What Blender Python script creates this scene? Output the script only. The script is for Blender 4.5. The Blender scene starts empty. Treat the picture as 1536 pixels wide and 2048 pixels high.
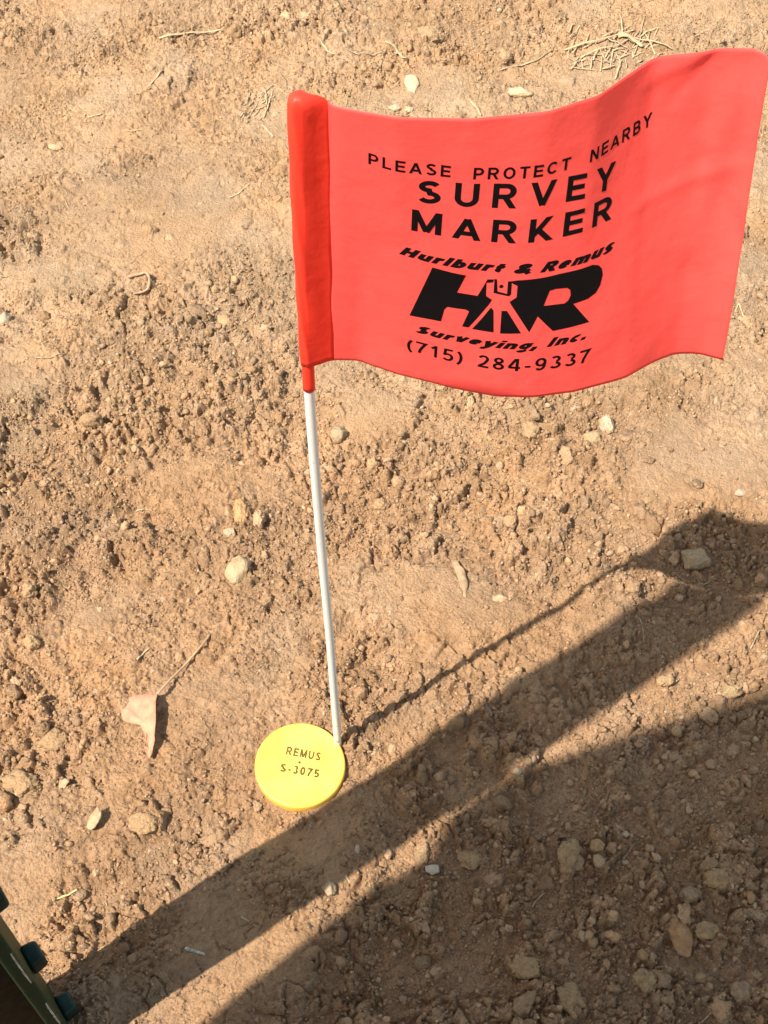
import bpy, bmesh, math, random
import numpy as np
from mathutils import Vector, Matrix, noise

# ------------------------------------------------------------ camera, sky, sun, exposure
SC = bpy.context.scene
COL = SC.collection
MM = 0.001
F, NAD = 2700.0, 2960.0                       # focal length and nadir in photo pixels (1536 x 2048)
TH = math.atan(F/(NAD-1024.0)); S_, C_ = math.sin(TH), math.cos(TH)
HC = 587.3                                    # camera height above the soil, mm
cam_d = bpy.data.cameras.new('camera'); cam = bpy.data.objects.new('camera', cam_d); COL.objects.link(cam)
cam.location = (0, 0, HC*MM)
cam.rotation_euler = (math.pi/2-TH, 0, 0)
cam_d.sensor_fit = 'VERTICAL'; cam_d.sensor_height = 24.0; cam_d.lens = 24.0*F/2048
cam_d.clip_start = 0.01; cam_d.clip_end = 500
SC.camera = cam
SUN_AZ, SUN_EL = math.radians(55.55), math.radians(57.0)   # direction the light travels, from +Y towards +X
w = bpy.data.worlds.new('World'); SC.world = w; w.use_nodes = True
sky = w.node_tree.nodes.new('ShaderNodeTexSky'); sky.sky_type = 'NISHITA'; sky.sun_disc = False
sky.sun_elevation = SUN_EL; sky.sun_rotation = SUN_AZ+math.pi
bg = w.node_tree.nodes['Background']; bg.inputs['Strength'].default_value = 0.15
warm = w.node_tree.nodes.new('ShaderNodeMix'); warm.data_type = 'RGBA'; warm.blend_type = 'MULTIPLY'; warm.inputs[0].default_value = 1
warm.inputs[7].default_value = (1.0, .84, .60, 1)          # warm white balance of the photograph
w.node_tree.links.new(sky.outputs[0], warm.inputs[6]); w.node_tree.links.new(warm.outputs[2], bg.inputs[0])
sd = bpy.data.lights.new('sun', 'SUN'); sun = bpy.data.objects.new('sun', sd); COL.objects.link(sun)
sd.energy = 3.7; sd.angle = math.radians(0.55); sd.color = (1.0, 0.91, 0.78)
travel = Vector((math.sin(SUN_AZ)*math.cos(SUN_EL), math.cos(SUN_AZ)*math.cos(SUN_EL), -math.sin(SUN_EL)))
sun.rotation_euler = travel.to_track_quat('-Z', 'Y').to_euler()
SC.view_settings.view_transform = 'Standard'; SC.view_settings.look = 'None'
SC.view_settings.exposure = 1.18; SC.view_settings.gamma = 1.0

# ------------------------------------------------------------ helpers
RR = np.array([1., 0, 0]); FW = np.array([0, C_, -S_]); DN = np.array([0, -S_, -C_]); CM = np.array([0, 0, HC])
def ray(px, py): return (px-768)/F*RR+(py-1024)/F*DN+FW
def at(px, py, z=0.0):
    r = ray(px, py); return CM+r*((z-HC)/r[2])
def pxmm(px, py):                             # photo pixels per mm at that spot of the ground
    return F/float((at(px, py)-CM)@FW)

def tag(o, label=None, cat=None, group=None, kind=None):
    if label: o['label'] = label
    if cat: o['category'] = cat
    if group: o['group'] = group
    if kind: o['kind'] = kind
    return o
def empty(name, loc=(0, 0, 0)):
    o = bpy.data.objects.new(name, None); COL.objects.link(o); o.location = loc; o.empty_display_size = .02
    return o
def link(name, me, mat, parent=None, smooth=True):
    o = bpy.data.objects.new(name, me); COL.objects.link(o)
    if mat: me.materials.append(mat)
    if parent is not None:
        o.parent = parent
        o.matrix_parent_inverse = Matrix.Translation(-Vector(parent.location))
    if smooth and len(me.polygons):
        me.polygons.foreach_set('use_smooth', np.ones(len(me.polygons), dtype=bool))
    return o
def np_mesh(name, V, Fc, smooth=True):
    """V (n,3) in metres, Fc (m,k) int faces"""
    me = bpy.data.meshes.new(name); k = Fc.shape[1]
    me.vertices.add(len(V)); me.vertices.foreach_set('co', np.ascontiguousarray(V, dtype=np.float32).ravel())
    me.loops.add(Fc.size); me.loops.foreach_set('vertex_index', np.ascontiguousarray(Fc, dtype=np.int32).ravel())
    me.polygons.add(len(Fc)); me.polygons.foreach_set('loop_start', np.arange(0, Fc.size, k, dtype=np.int32))
    me.polygons.foreach_set('loop_total', np.full(len(Fc), k, dtype=np.int32))
    me.update(calc_edges=True)
    if smooth: me.polygons.foreach_set('use_smooth', np.ones(len(Fc), dtype=bool))
    return me
def set_col(me, c):
    a = me.color_attributes.new('tint', 'FLOAT_COLOR', 'POINT')
    c4 = np.ones((len(c), 4), dtype=np.float32); c4[:, :3] = c
    a.data.foreach_set('color', c4.ravel())
def bm_obj(name, bm, mat, parent=None, smooth=True):
    me = bpy.data.meshes.new(name); bm.normal_update(); bm.to_mesh(me); bm.free()
    return link(name, me, mat, parent, smooth)

class NT:
    def __init__(s, name):
        s.m = bpy.data.materials.new(name); s.m.use_nodes = True; s.t = s.m.node_tree
        s.b = s.t.nodes['Principled BSDF']; s.out = s.t.nodes['Material Output']
    def n(s, typ, **kw):
        nd = s.t.nodes.new(typ)
        for k, v in kw.items():
            if k in nd.inputs.keys(): nd.inputs[k].default_value = v
            else: setattr(nd, k, v)
        return nd
    def l(s, a, b): s.t.links.new(a, b)
def mix(nt, a, b, fac, mode='MIX'):
    m = nt.n('ShaderNodeMix', data_type='RGBA', blend_type=mode)
    for sock, v in ((m.inputs[6], a), (m.inputs[7], b), (m.inputs[0], fac)):
        if hasattr(v, 'is_output'): nt.l(v, sock)
        else: sock.default_value = v
    return m.outputs[2]
def simple_mat(name, col, rough=.7, var=.12, scale=300, bump=.2, spec=.3, dist=.0003, col2=None):
    t = NT(name); tc = t.n('ShaderNodeTexCoord')
    nz = t.n('ShaderNodeTexNoise', Scale=scale, Detail=6.0, Roughness=.6); t.l(tc.outputs['Object'], nz.inputs['Vector'])
    c2 = col2 or tuple(max(0, c*(1-2.2*var)) for c in col)
    rp = t.n('ShaderNodeMapRange'); rp.inputs[1].default_value = .35; rp.inputs[2].default_value = .68; t.l(nz.outputs[0], rp.inputs[0])
    t.l(mix(t, (*col, 1), (*c2, 1), rp.outputs[0]), t.b.inputs['Base Color'])
    t.b.inputs['Roughness'].default_value = rough; t.b.inputs['Specular IOR Level'].default_value = spec
    bp = t.n('ShaderNodeBump', Strength=bump, Distance=dist); t.l(nz.outputs[0], bp.inputs['Height']); t.l(bp.outputs[0], t.b.inputs['Normal'])
    return t.m

# ------------------------------------------------------------ noise in numpy (all lengths in mm)
def _tab(seed): return np.random.RandomState(seed).rand(512, 512).astype(np.float32)
def vnoise(x, y, s, seed):
    T = _tab(seed); gx, gy = x/s, y/s
    ix, iy = np.floor(gx).astype(np.int32), np.floor(gy).astype(np.int32)
    fx, fy = (gx-ix).astype(np.float32), (gy-iy).astype(np.float32)
    fx = fx*fx*fx*(fx*(fx*6-15)+10); fy = fy*fy*fy*(fy*(fy*6-15)+10)
    a = T[iy & 511, ix & 511]; b = T[iy & 511, (ix+1) & 511]; c = T[(iy+1) & 511, ix & 511]; d = T[(iy+1) & 511, (ix+1) & 511]
    return ((a*(1-fx)+b*fx)*(1-fy)+(c*(1-fx)+d*fx)*fy)*2-1
def fbm(x, y, s, seed, o=4, g=.5):
    r = 0; a = 1
    for k in range(o):
        cs, sn = math.cos(k*1.1+.3), math.sin(k*1.1+.3)
        r = r+a*vnoise(x*cs-y*sn+17.3*k, x*sn+y*cs-9.1*k, s, seed+k); a *= g; s *= .5
    return r
def sstep(a, b, x):
    t = np.clip((x-a)/(b-a), 0, 1); return t*t*(3-2*t)
def cells(x, y, s, seed):
    T1, T2, T3 = _tab(seed), _tab(seed+1), _tab(seed+2)
    gx, gy = x/s, y/s; ix, iy = np.floor(gx).astype(np.int32), np.floor(gy).astype(np.int32)
    f1 = np.full(x.shape, 9., np.float32); f2 = f1.copy(); idv = np.zeros_like(f1)
    for dx in (-1, 0, 1):
        for dy in (-1, 0, 1):
            cx, cy = ix+dx, iy+dy; k = (cy & 511, cx & 511)
            d = np.hypot(cx+T1[k]-gx, cy+T2[k]-gy).astype(np.float32)
            n = d < f1; f2 = np.where(n, f1, np.minimum(f2, d)); idv = np.where(n, T3[k], idv); f1 = np.where(n, d, f1)
    return f1*s, f2*s, idv
def tilted(x, y, s, seed):
    """cells whose tops are tilted plates: returns F1, F2, id, slope term"""
    T1, T2, T3 = _tab(seed), _tab(seed+1), _tab(seed+2)
    gx, gy = x/s, y/s; ix, iy = np.floor(gx).astype(np.int32), np.floor(gy).astype(np.int32)
    f1 = np.full(x.shape, 9., np.float32); f2 = f1.copy(); idv = np.zeros_like(f1); tl = np.zeros_like(f1)
    for dx in (-1, 0, 1):
        for dy in (-1, 0, 1):
            cx, cy = ix+dx, iy+dy; k = (cy & 511, cx & 511)
            ex, ey = gx-cx-T1[k], gy-cy-T2[k]; d = (np.maximum(np.abs(ex*.9+ey*.3), np.abs(ey*1.0-ex*.3))*.55+np.hypot(ex, ey)*.5).astype(np.float32)
            n = d < f1; f2 = np.where(n, f1, np.minimum(f2, d)); idv = np.where(n, T3[k], idv)
            a = T3[k]*50.3; tl = np.where(n, ex*np.cos(a)+ey*np.sin(a), tl); f1 = np.where(n, d, f1)
    return f1*s, f2*s, idv, tl
def grains(x, y, s, seed, dens, tall=.8):
    """rounded angular grains on a jittered grid, height in mm; dens 0..1 array"""
    T1, T2, T3, T4, T5 = (_tab(seed+i) for i in range(5))
    wx = x+.22*s*vnoise(x, y, s*.45, seed+7); wy = y+.22*s*vnoise(x, y, s*.45, seed+8)
    gx, gy = wx/s, wy/s; ix, iy = np.floor(gx).astype(np.int32), np.floor(gy).astype(np.int32)
    h = np.zeros(x.shape, np.float32); idv = np.zeros_like(h)
    for dx in (-1, 0, 1):
        for dy in (-1, 0, 1):
            cx, cy = ix+dx, iy+dy; k = (cy & 511, cx & 511)
            ex, ey = (cx+T1[k]-gx), (cy+T2[k]-gy)
            an = T4[k]*6.283; ca, sa = np.cos(an), np.sin(an); asp = .65+.35*T5[k]
            px, py = ex*ca+ey*sa, (-ex*sa+ey*ca)/asp
            r = .26+.36*T5[k]**1.5
            d = (np.abs(px/r)**2.6+np.abs(py/r)**2.6)
            q = r*s*tall*np.minimum(np.clip((1-d)*1.6, 0, 1), np.clip(.78+(px*(T1[k]-.5)+py*(T2[k]-.5))*1.7/r, .15, 1.15)*np.sqrt(np.clip(1-d, 0, 1)))*(T3[k] < dens)
            n = q > h; h = np.where(n, q, h); idv = np.where(n, T4[k], idv)
    return h, idv

# zones of the ground in world mm: (x, y, radius_x, radius_y, angle, amount)  >0 crumbly, <0 smooth pressed
ZONES = []
def zone(px, py, rx, ry, amt, ang=35):        # radii in photo px, measured on the ground there
    p = at(px, py); k = pxmm(px, py); ZONES.append((p[0], p[1], rx/k, ry/k/.75, math.radians(ang), amt))
zone(1350, 1750, 400, 350, 1.2, 0); zone(900, 1850, 260, 120, .3, 30); zone(1100, 1980, 300, 120, .7, 0); zone(1480, 1560, 220, 120, .5)
zone(950, 900, 330, 120, 1.1, 30); zone(1120, 1080, 160, 60, .4, 30); zone(120, 880, 230, 110, .9, 35); zone(330, 830, 260, 70, .5, 35)
zone(1150, 1030, 260, 90, .6, 30); zone(150, 1100, 260, 70, .55, 35); zone(740, 1280, 90, 110, .8, 0)
zone(1380, 1090, 200, 70, .8, 15); zone(450, 580, 130, 80, .3, 20); zone(110, 1900, 90, 120, .7, 0)
zone(240, 1840, 200, 70, .4); zone(1000, 90, 330, 45, .45, 15); zone(420, 60, 260, 30, .4, 15)
zone(240, 330, 110, 35, .4, 15); zone(30, 470, 60, 50, .5); zone(1500, 640, 60, 140, .5)
zone(350, 1340, 260, 90, .2); zone(1430, 900, 200, 80, -.3, 10)
zone(200, 400, 330, 160, -.4, 15); zone(380, 480, 230, 120, -.35, 30); zone(860, 1190, 200, 70, -.7, 15)
zone(750, 830, 60, 60, -.5); zone(1350, 960, 200, 50, -.6, 10); zone(50, 1790, 60, 80, -.8, 0)
zone(1200, 1340, 200, 60, -.3, 30); zone(620, 1700, 200, 60, -.2); zone(560, 620, 60, 120, -.1)
BUMPS = []
def lump(px, py, r, h, ry=None, ang=35):
    p = at(px, py); BUMPS.append((p[0], p[1], r, ry or r, math.radians(ang), h))
lump(610, 1660, 22, -3.5); lump(880, 1400, 26, 2.6); lump(470, 1930, 30, 1.2); 
lump(960, 1545, 16, 2.5); lump(1215, 1165, 18, 5, 14, 80); lump(1480, 1040, 26, -4); lump(1110, 930, 20, 4, 8, 30); lump(900, 850, 30, 4, 10, 30)
lump(1220, 815, 12, -6, 16, 80); lump(880, 800, 6, -5, 10, 80); lump(684, 1494, 4, 1.6); lump(60, 1100, 16, 4); lump(150, 1110, 7, -6)
lump(240, 1130, 7, -6); lump(420, 940, 18, 4, 8, 30); lump(720, 1290, 14, -3); lump(860, 80, 10, 5); lump(878, 92, 6, -5)
lump(100, 960, 30, 4, 10, 30); lump(1110, 1720, 10, 3); lump(300, 830, 24, 3, 8, 30); lump(210, 790, 4, -4, 12, 60)
lump(330, 810, 4, -4, 12, 60); lump(455, 790, 3, -4, 12, 95); lump(130, 700, 40, 3, 10, 15); lump(1470, 760, 20, 5, 8, 25)
lump(700, 60, 50, 3, 12, 10); lump(1200, 60, 40, 4, 10, 15); lump(160, 175, 12, -4, 6, 40); lump(1060, 850, 3, -8, 14, 85)
def macro(x, y):
    h = 2.6*fbm(x, y, 150, 11, 3)+0*x
    for (cx, cy, rx, ry, an, hh) in BUMPS:
        dx, dy = x-cx, y-cy; u = (dx*math.cos(an)+dy*math.sin(an))/rx; v = (-dx*math.sin(an)+dy*math.cos(an))/ry
        q = u*u+v*v; h = h+hh*np.exp(-np.minimum(q, 30))
    return h
def rough_mask(x, y):
    m = .50+.30*fbm(x, y*1.5, 75, 31, 3)+.10*fbm(x, y, 18, 37, 2)
    for (cx, cy, rx, ry, an, a) in ZONES:
        dx, dy = x-cx, y-cy; u = (dx*math.cos(an)+dy*math.sin(an))/rx; v = (-dx*math.sin(an)+dy*math.cos(an))/ry
        m = m+a*.75*np.exp(-np.minimum((u*u+v*v)**1.3, 30))
    m = .5+(m-.5)*1.35
    return np.clip(m, 0, 1.15)
cap_c = at(600, 1529, 3.2); CAPX, CAPY = cap_c[0], cap_c[1]
def height(x, y):
    """soil height and albedo tint"""
    R = rough_mask(x, y)
    h = macro(x, y)
    a = math.radians(33); sx, sy = x*math.cos(a)+y*math.sin(a), -x*math.sin(a)+y*math.cos(a)
    # long smeared furrows left by wheels and water, running up to the right
    wob = 5*fbm(x, y, 40, 91, 2)
    fur = fbm(sx*.22, sy+wob, 9, 41, 4, .55)
    h = h+fur*(.9+.9*R)
    h = h+fbm(x, y, 24, 51, 5, .6)*(.5+2.0*R)
    # clods split by dark cracks, three sizes
    col_id = np.zeros_like(h)
    for s, sd_, dep, lo, hi, st in ((30, 131, 4.2, .5, .9, 5.5), (14, 101, 3.8, .38, .8, 4.4), (7, 111, 2.4, .28, .75, 2.3), (3.4, 121, 1.1, .15, .7, .85)):
        wx = x+s*.35*fbm(x, y, s*.8, sd_+5, 3); wy = y+s*.35*fbm(x, y, s*.8, sd_+6, 3)
        f1, f2, idv, tl = tilted(wx, wy, s, sd_); m = sstep(lo, hi, R+.35*vnoise(x, y, s*3, sd_+9))
        edge = sstep(.0, .15+.10*vnoise(x, y, s*2, sd_+4), (f2-f1)/s)
        h = h+m*((edge-1)*dep*(.35+idv)+(idv-.5)*st-(f1/s)**2*st*.5+tl*st*1.25); col_id = col_id+(idv-.5)*m
    # loose grains half buried in the crust
    dm = sstep(.05, 1.0, R)
    g1, i1 = grains(x, y, 8.5, 201, .05+.36*dm**1.5, .85); g2, i2 = grains(x, y, 4.3, 211, .06+.5*dm, .8)
    g3, i3 = grains(x, y, 2.3, 221, .10+.66*dm, .75); g4, i4 = grains(x+3, y, 1.5, 231, .16+.62*dm, .7)
    g = np.maximum(np.maximum(g1*.9, g2), g3)
    h = h+g+g4*.9+.24*fbm(x, y, 2.6, 71, 3, .75)*(.25+R)+.6*fbm(x, y, 6, 77, 3, .6)*(.15+R)
    # winding cracks and small torn holes in the crust
    for s, sd_, wd, dep in ((26, 501, .035, 2.6), (11, 511, .05, 1.5)):
        n = fbm(x, y, s, sd_, 4, .6); mk = sstep(-.05, .35, fbm(x, y, s*2.5, sd_+7, 2))
        h = h-dep*np.exp(-(n/wd)**2)*mk
    tear, _, idt = cells(x+3*vnoise(x, y, 3, 601), y+3*vnoise(x, y, 3, 602), 9, 603)
    h = h-(idt > .62)*1.9*np.exp(-(tear/(1.1+1.2*idt))**2)*(.4+.6*R)
    # dark pits in the crumbly parts
    pit, _, idp = cells(x+4*vnoise(x, y, 7, 301), y+4*vnoise(x, y, 7, 302), 17, 303)
    h = h-sstep(.3, .8, R)*(idp > .45)*3.2*np.exp(-(pit/3.0)**2)
    mc = macro(x, y); hd = (h-mc-.6)*(.82+.16*sstep(.6, 1.1, R)); h = mc+.4+np.where(hd > 0, 4.0*np.tanh(hd/4.0), 5.0*np.tanh(hd/5.0))
    h = h+.22*g4+.10*fbm(x, y, 1.9, 81, 2)
    pg = np.where(g > .2, np.where(g == g1*.9, i1, np.where(g == g2, i2, i3)), .5)
    # the ground is pressed flat round the cap and the rod
    d = np.hypot(x-CAPX, y-CAPY); k = 1-sstep(19, 27, d); h = h*(1-k)+(-1.0+.25*(h-macro(x, y)))*k
    # --- albedo
    far = sstep(330, 620, y)
    n1 = fbm(x, y, 60, 401, 4)[..., None]; n2 = fbm(x, y, 7, 411, 3)[..., None]; n3 = vnoise(x, y, 1.3, 421)[..., None]
    base = np.array([.362, .226, .130])*(1-far[..., None])+np.array([.378, .252, .153])*far[..., None]
    c = base*(1+.11*n1+.09*n2+.10*n3)*(1+fbm(x, y, 38, 441, 3)[..., None]*np.array([.03, -.02, -.09]))
    c = c*(1+(pg-.5)[..., None]*np.array([.22, .28, .40])+col_id[..., None]*.08)
    pale = ((i3 > .965) & (g3 > .15) & (g == g3))[..., None]*1.0
    c = c*(1-pale)+pale*np.array([.50, .36, .23])
    grey = sstep(.35, .9, .45*fbm(x*.8, y*1.6, 55, 431, 3)+.9*(np.exp(-((x+190)/38)**2-((y-590)/22)**2)+np.exp(-((x+205)/20)**2-((y-490)/26)**2)))[..., None]
    c = c*(1-.5*grey)+grey*.5*np.array([.32, .235, .15])
    return h, np.clip(c, .02, .9), R

# ------------------------------------------------------------ the ground, one sheet to the horizon
def axis(lo, hi, step_lo, step_hi, far):
    out = [lo]
    while out[-1] < hi: out.append(out[-1]+step_lo+(step_hi-step_lo)*(out[-1]-lo)/(hi-lo))
    s = step_hi; a = out[-1]
    while a < far: s *= 1.12; a += s; out.append(a)
    s = step_lo; b = lo; pre = []
    while b > -far: s *= 1.12; b -= s; pre.append(b)
    return np.array(pre[::-1]+out)
GX = axis(-335, 335, .62, .62, 90000); GY = axis(118, 930, .55, .95, 90000)
X, Y = np.meshgrid(GX, GY)
H = np.zeros(X.shape, np.float32); TC = np.zeros(X.shape+(3,), np.float32); RM = np.zeros(X.shape, np.float32)
for r0 in range(0, X.shape[0], 256):
    sl = slice(r0, r0+256); H[sl], TC[sl], RM[sl] = height(X[sl], Y[sl])
fade = np.clip(1-(np.maximum(np.abs(X)-400, 0)+np.maximum(np.abs(Y-500)-500, 0))/600, 0, 1); H *= fade
nr, nc = X.shape
idx = np.arange(nr*nc, dtype=np.int32).reshape(nr, nc)
Q = np.stack([idx[:-1, :-1], idx[:-1, 1:], idx[1:, 1:], idx[1:, :-1]], -1).reshape(-1, 4)
gm = np_mesh('ground', np.stack([X, Y, H], -1).reshape(-1, 3)*MM, Q)
set_col(gm, TC.reshape(-1, 3))
def gz(x, y):
    x = np.asarray(x, float); y = np.asarray(y, float)
    i = np.clip(np.searchsorted(GX, x)-1, 0, nc-2); j = np.clip(np.searchsorted(GY, y)-1, 0, nr-2)
    fx = (x-GX[i])/(GX[i+1]-GX[i]); fy = (y-GY[j])/(GY[j+1]-GY[j])
    return (H[j, i]*(1-fx)+H[j, i+1]*fx)*(1-fy)+(H[j+1, i]*(1-fx)+H[j+1, i+1]*fx)*fy
def hit(px, py):
    z = 0.
    for _ in range(8): p = at(px, py, z); z = .5*z+.5*float(gz(p[0], p[1]))
    return at(px, py, z)

def soil_mat(name, fine=1.0):
    t = NT(name); at_ = t.n('ShaderNodeVertexColor', layer_name='tint'); tc = t.n('ShaderNodeTexCoord')
    n1 = t.n('ShaderNodeTexNoise', Scale=1500.0, Detail=5.0, Roughness=.7); t.l(tc.outputs['Object'], n1.inputs['Vector'])
    n2 = t.n('ShaderNodeTexVoronoi', Scale=750.0, feature='F1'); t.l(tc.outputs['Object'], n2.inputs['Vector'])
    r = t.n('ShaderNodeMapRange'); r.inputs[1].default_value = .3; r.inputs[2].default_value = .7; r.inputs[3].default_value = .78; r.inputs[4].default_value = 1.2
    t.l(n1.outputs[0], r.inputs[0])
    g = t.n('ShaderNodeCombineColor'); [t.l(r.outputs[0], g.inputs[i]) for i in range(3)]
    t.l(mix(t, at_.outputs[0], g.outputs[0], 1.0, 'MULTIPLY'), t.b.inputs['Base Color'])
    t.b.inputs['Roughness'].default_value = .95; t.b.inputs['Specular IOR Level'].default_value = .15
    b1 = t.n('ShaderNodeBump', Strength=.9*fine, Distance=.0010); t.l(n1.outputs[0], b1.inputs['Height'])
    b2 = t.n('ShaderNodeBump', Strength=.6*fine, Distance=.0008); b2.invert = True
    t.l(n2.outputs['Distance'], b2.inputs['Height']); t.l(b1.outputs[0], b2.inputs['Normal']); t.l(b2.outputs[0], t.b.inputs['Normal'])
    return t.m
M_SOIL = soil_mat('soil')
tag(link('ground', gm, M_SOIL), kind='structure')

# ------------------------------------------------------------ loose crumbs lying on the crust: too many to count
def ico(sub):
    bm = bmesh.new(); bmesh.ops.create_icosphere(bm, subdivisions=sub, radius=1)
    V = np.array([v.co[:] for v in bm.verts]); Fc = np.array([[v.index for v in f.verts] for f in bm.faces]); bm.free(); return V, Fc
def rock_template(sub, seed, rough=.22):
    V, Fc = ico(sub); rs = np.random.RandomState(seed)
    d = np.ones(len(V))
    for _ in range(9):                         # knock flats off a ball
        n = rs.randn(3); n /= np.linalg.norm(n); k = .55+.4*rs.rand(); q = V@n
        d = np.where(q > k, np.minimum(d, k/np.maximum(q, 1e-3)), d)
    V = V*d[:, None]*(1+rough*rs.randn(len(V))*(.08 if sub == 3 else .42 if sub > 1 else .3))[:, None]
    if sub == 3:
        o_ = Vector(rs.rand(3)*40); V = V*np.array([1+.36*noise.fractal(Vector(p)*2.1+o_, .6, 2.1, 6)+.34*(.5-noise.voronoi(Vector(p)*3.6+o_)[0][0]) for p in V])[:, None]
    return V*np.array([1, .6+.35*rs.rand(), .55+.3*rs.rand()]), Fc
def crumbs(n, smin, smax, sub, seed, power, thr):
    rs = np.random.RandomState(seed)
    T = [rock_template(sub, seed+i) for i in range(12)]; nv = len(T[0][0]); fc = T[0][1]
    x = rs.rand(n*6)*670-335; y = 125+800*rs.rand(n*6)
    R = rough_mask(x, y); cl = fbm(x, y, 14, seed+3, 2)
    keep = rs.rand(n*6) < np.clip((R-thr)*1.25+.35*cl, .04, 1)**1.3
    keep &= (np.hypot(x-CAPX, y-CAPY) > 21)
    x, y = x[keep][:n], y[keep][:n]; n = len(x)
    s = smin*(smax/smin)**(rs.rand(n)**power)
    z = gz(x, y)+s*((.05+.35*rs.rand(n)) if sub < 3 else (-.30+.35*rs.rand(n)))
    q = rs.randn(n, 4); q /= np.linalg.norm(q, axis=1)[:, None]; a, b, c, d = q.T
    Rm = np.stack([1-2*(c*c+d*d), 2*(b*c-a*d), 2*(b*d+a*c), 2*(b*c+a*d), 1-2*(b*b+d*d), 2*(c*d-a*b), 2*(b*d-a*c), 2*(c*d+a*b), 1-2*(b*b+c*c)], -1).reshape(n, 3, 3)
    base = np.stack([T[i % 12][0] for i in range(12)])[rs.randint(0, 12, n)]
    V = np.einsum('nij,nvj->nvi', Rm, base)*s[:, None, None]+np.stack([x, y, z], -1)[:, None, :]
    Fa = (fc[None]+(np.arange(n)*nv)[:, None, None]).reshape(-1, 3)
    far = sstep(330, 620, y)[:, None]
    c = (np.array([.375, .238, .140])*(1-far)+np.array([.39, .256, .148])*far)*(.78+.62*rs.rand(n, 1)**1.3)*(1+np.array([0, .03, .07])*rs.randn(n, 1))
    pk = rs.rand(n) > (.98 if smax < 5 else 2); c[pk] = np.array([.54, .41, .28])*(.85+.25*rs.rand(pk.sum(), 1))
    return V.reshape(-1, 3), Fa, np.repeat(np.clip(c, .05, .85), nv, 0)
Vs, Fs, Cs, off = [], [], [], 0
for args in ((330, 2.6, 7.0, 3, 880, 1.9, .58), (2200, 1.5, 3.4, 2, 900, 2.4, .5), (32000, .8, 1.7, 1, 920, 1.8, .18), (110000, .42, .85, 1, 940, 1.3, .0)):
    if args[3] == 2 or True:
        v, f_, c = crumbs(*args); Vs.append(v); Fs.append(f_+off); Cs.append(c); off += len(v)
cm = np_mesh('soil_crumbs', np.concatenate(Vs)*MM, np.concatenate(Fs), False); set_col(cm, np.concatenate(Cs))
tag(link('soil_crumbs', cm, M_SOIL, None, False), 'loose brown crumbs of dry soil strewn over the ground', 'soil crumbs', kind='stuff')

# ------------------------------------------------------------ lofts, tubes
def loft(sections, close_u=True, caps=True):
    """sections: (n, k, 3) mm"""
    A = np.asarray(sections); n, k, _ = A.shape
    bm = bmesh.new(); vs = [[bm.verts.new(Vector(p)*MM) for p in s] for s in A]
    for i in range(n-1):
        for j in range(k if close_u else k-1):
            bm.faces.new((vs[i][j], vs[i][(j+1) % k], vs[i+1][(j+1) % k], vs[i+1][j]))
    if caps and close_u:
        bm.faces.new(vs[0][::-1]); bm.faces.new(vs[-1])
    bmesh.ops.recalc_face_normals(bm, faces=bm.faces)
    return bm
def tube_sections(path, radii, k=12, squash=1.0):
    P = np.asarray(path, float); n = len(P); T = np.gradient(P, axis=0); T /= np.linalg.norm(T, axis=1)[:, None]
    up = np.array([0, 0, 1.]) if abs(T[0][2]) < .9 else np.array([0, 1., 0])
    out = []
    for p, t, r in zip(P, T, radii):
        a = np.cross(t, up); a /= np.linalg.norm(a); b = np.cross(a, t)
        th = np.arange(k)*2*math.pi/k
        out.append(p+r*(np.cos(th)[:, None]*a+squash*np.sin(th)[:, None]*b))
    return out
def spline(P, n):
    P = np.asarray(P, float); L = np.r_[0, np.cumsum(np.linalg.norm(np.diff(P, axis=0), axis=1))]; t = np.linspace(0, L[-1], n)
    Q = np.stack([np.interp(t, L, P[:, k]) for k in range(P.shape[1])], -1)
    for _ in range(max(1, n//12)):
        Q[1:-1] = .25*Q[:-2]+.5*Q[1:-1]+.25*Q[2:]
    return Q

# ------------------------------------------------------------ survey flag
ROD_Y = float(at(676, 1490)[1])
def on_rod(px, py):
    r = ray(px, py); return CM+r*(ROD_Y/r[1])
rod_path = spline([on_rod(676.5, 1490)+np.array([.4, 0, -35])]+[on_rod(*p) for p in ((676, 1490), (659, 1267), (644, 1110), (631, 954), (617.5, 775), (606, 480), (600, 205))], 60)
def rodxy(z): return np.array([np.interp(z, rod_path[:, 2], rod_path[:, 0]), ROD_Y])
t = NT('white_rod'); tc = t.n('ShaderNodeTexCoord')
mp = t.n('ShaderNodeMapping'); mp.inputs['Scale'].default_value = (400, 400, 25); t.l(tc.outputs['Object'], mp.inputs[0])
nz = t.n('ShaderNodeTexNoise', Scale=1.0, Detail=5.0); t.l(mp.outputs[0], nz.inputs['Vector'])
t.l(mix(t, (.78, .78, .78, 1), (.60, .59, .57, 1), nz.outputs[0]), t.b.inputs['Base Color'])
sx_ = t.n('ShaderNodeSeparateXYZ'); t.l(tc.outputs['Object'], sx_.inputs[0]); mr = t.n('ShaderNodeMapRange'); mr.inputs[1].default_value = .0; mr.inputs[2].default_value = .045; mr.inputs[3].default_value = .46; mr.inputs[4].default_value = .66
t.l(sx_.outputs[2], mr.inputs[0]); dn = t.n('ShaderNodeTexNoise', Scale=300.0, Detail=6.0, Roughness=.7); t.l(tc.outputs['Object'], dn.inputs['Vector'])
gt = t.n('ShaderNodeMath', operation='SUBTRACT'); t.l(dn.outputs[0], gt.inputs[0]); t.l(mr.outputs[0], gt.inputs[1]); mu = t.n('ShaderNodeMath', operation='MULTIPLY'); mu.use_clamp = True; mu.inputs[1].default_value = 12; t.l(gt.outputs[0], mu.inputs[0])
src_ = t.b.inputs['Base Color'].links[0].from_socket; t.l(mix(t, src_, (.42, .29, .17, 1), mu.outputs[0]), t.b.inputs['Base Color'])
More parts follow.
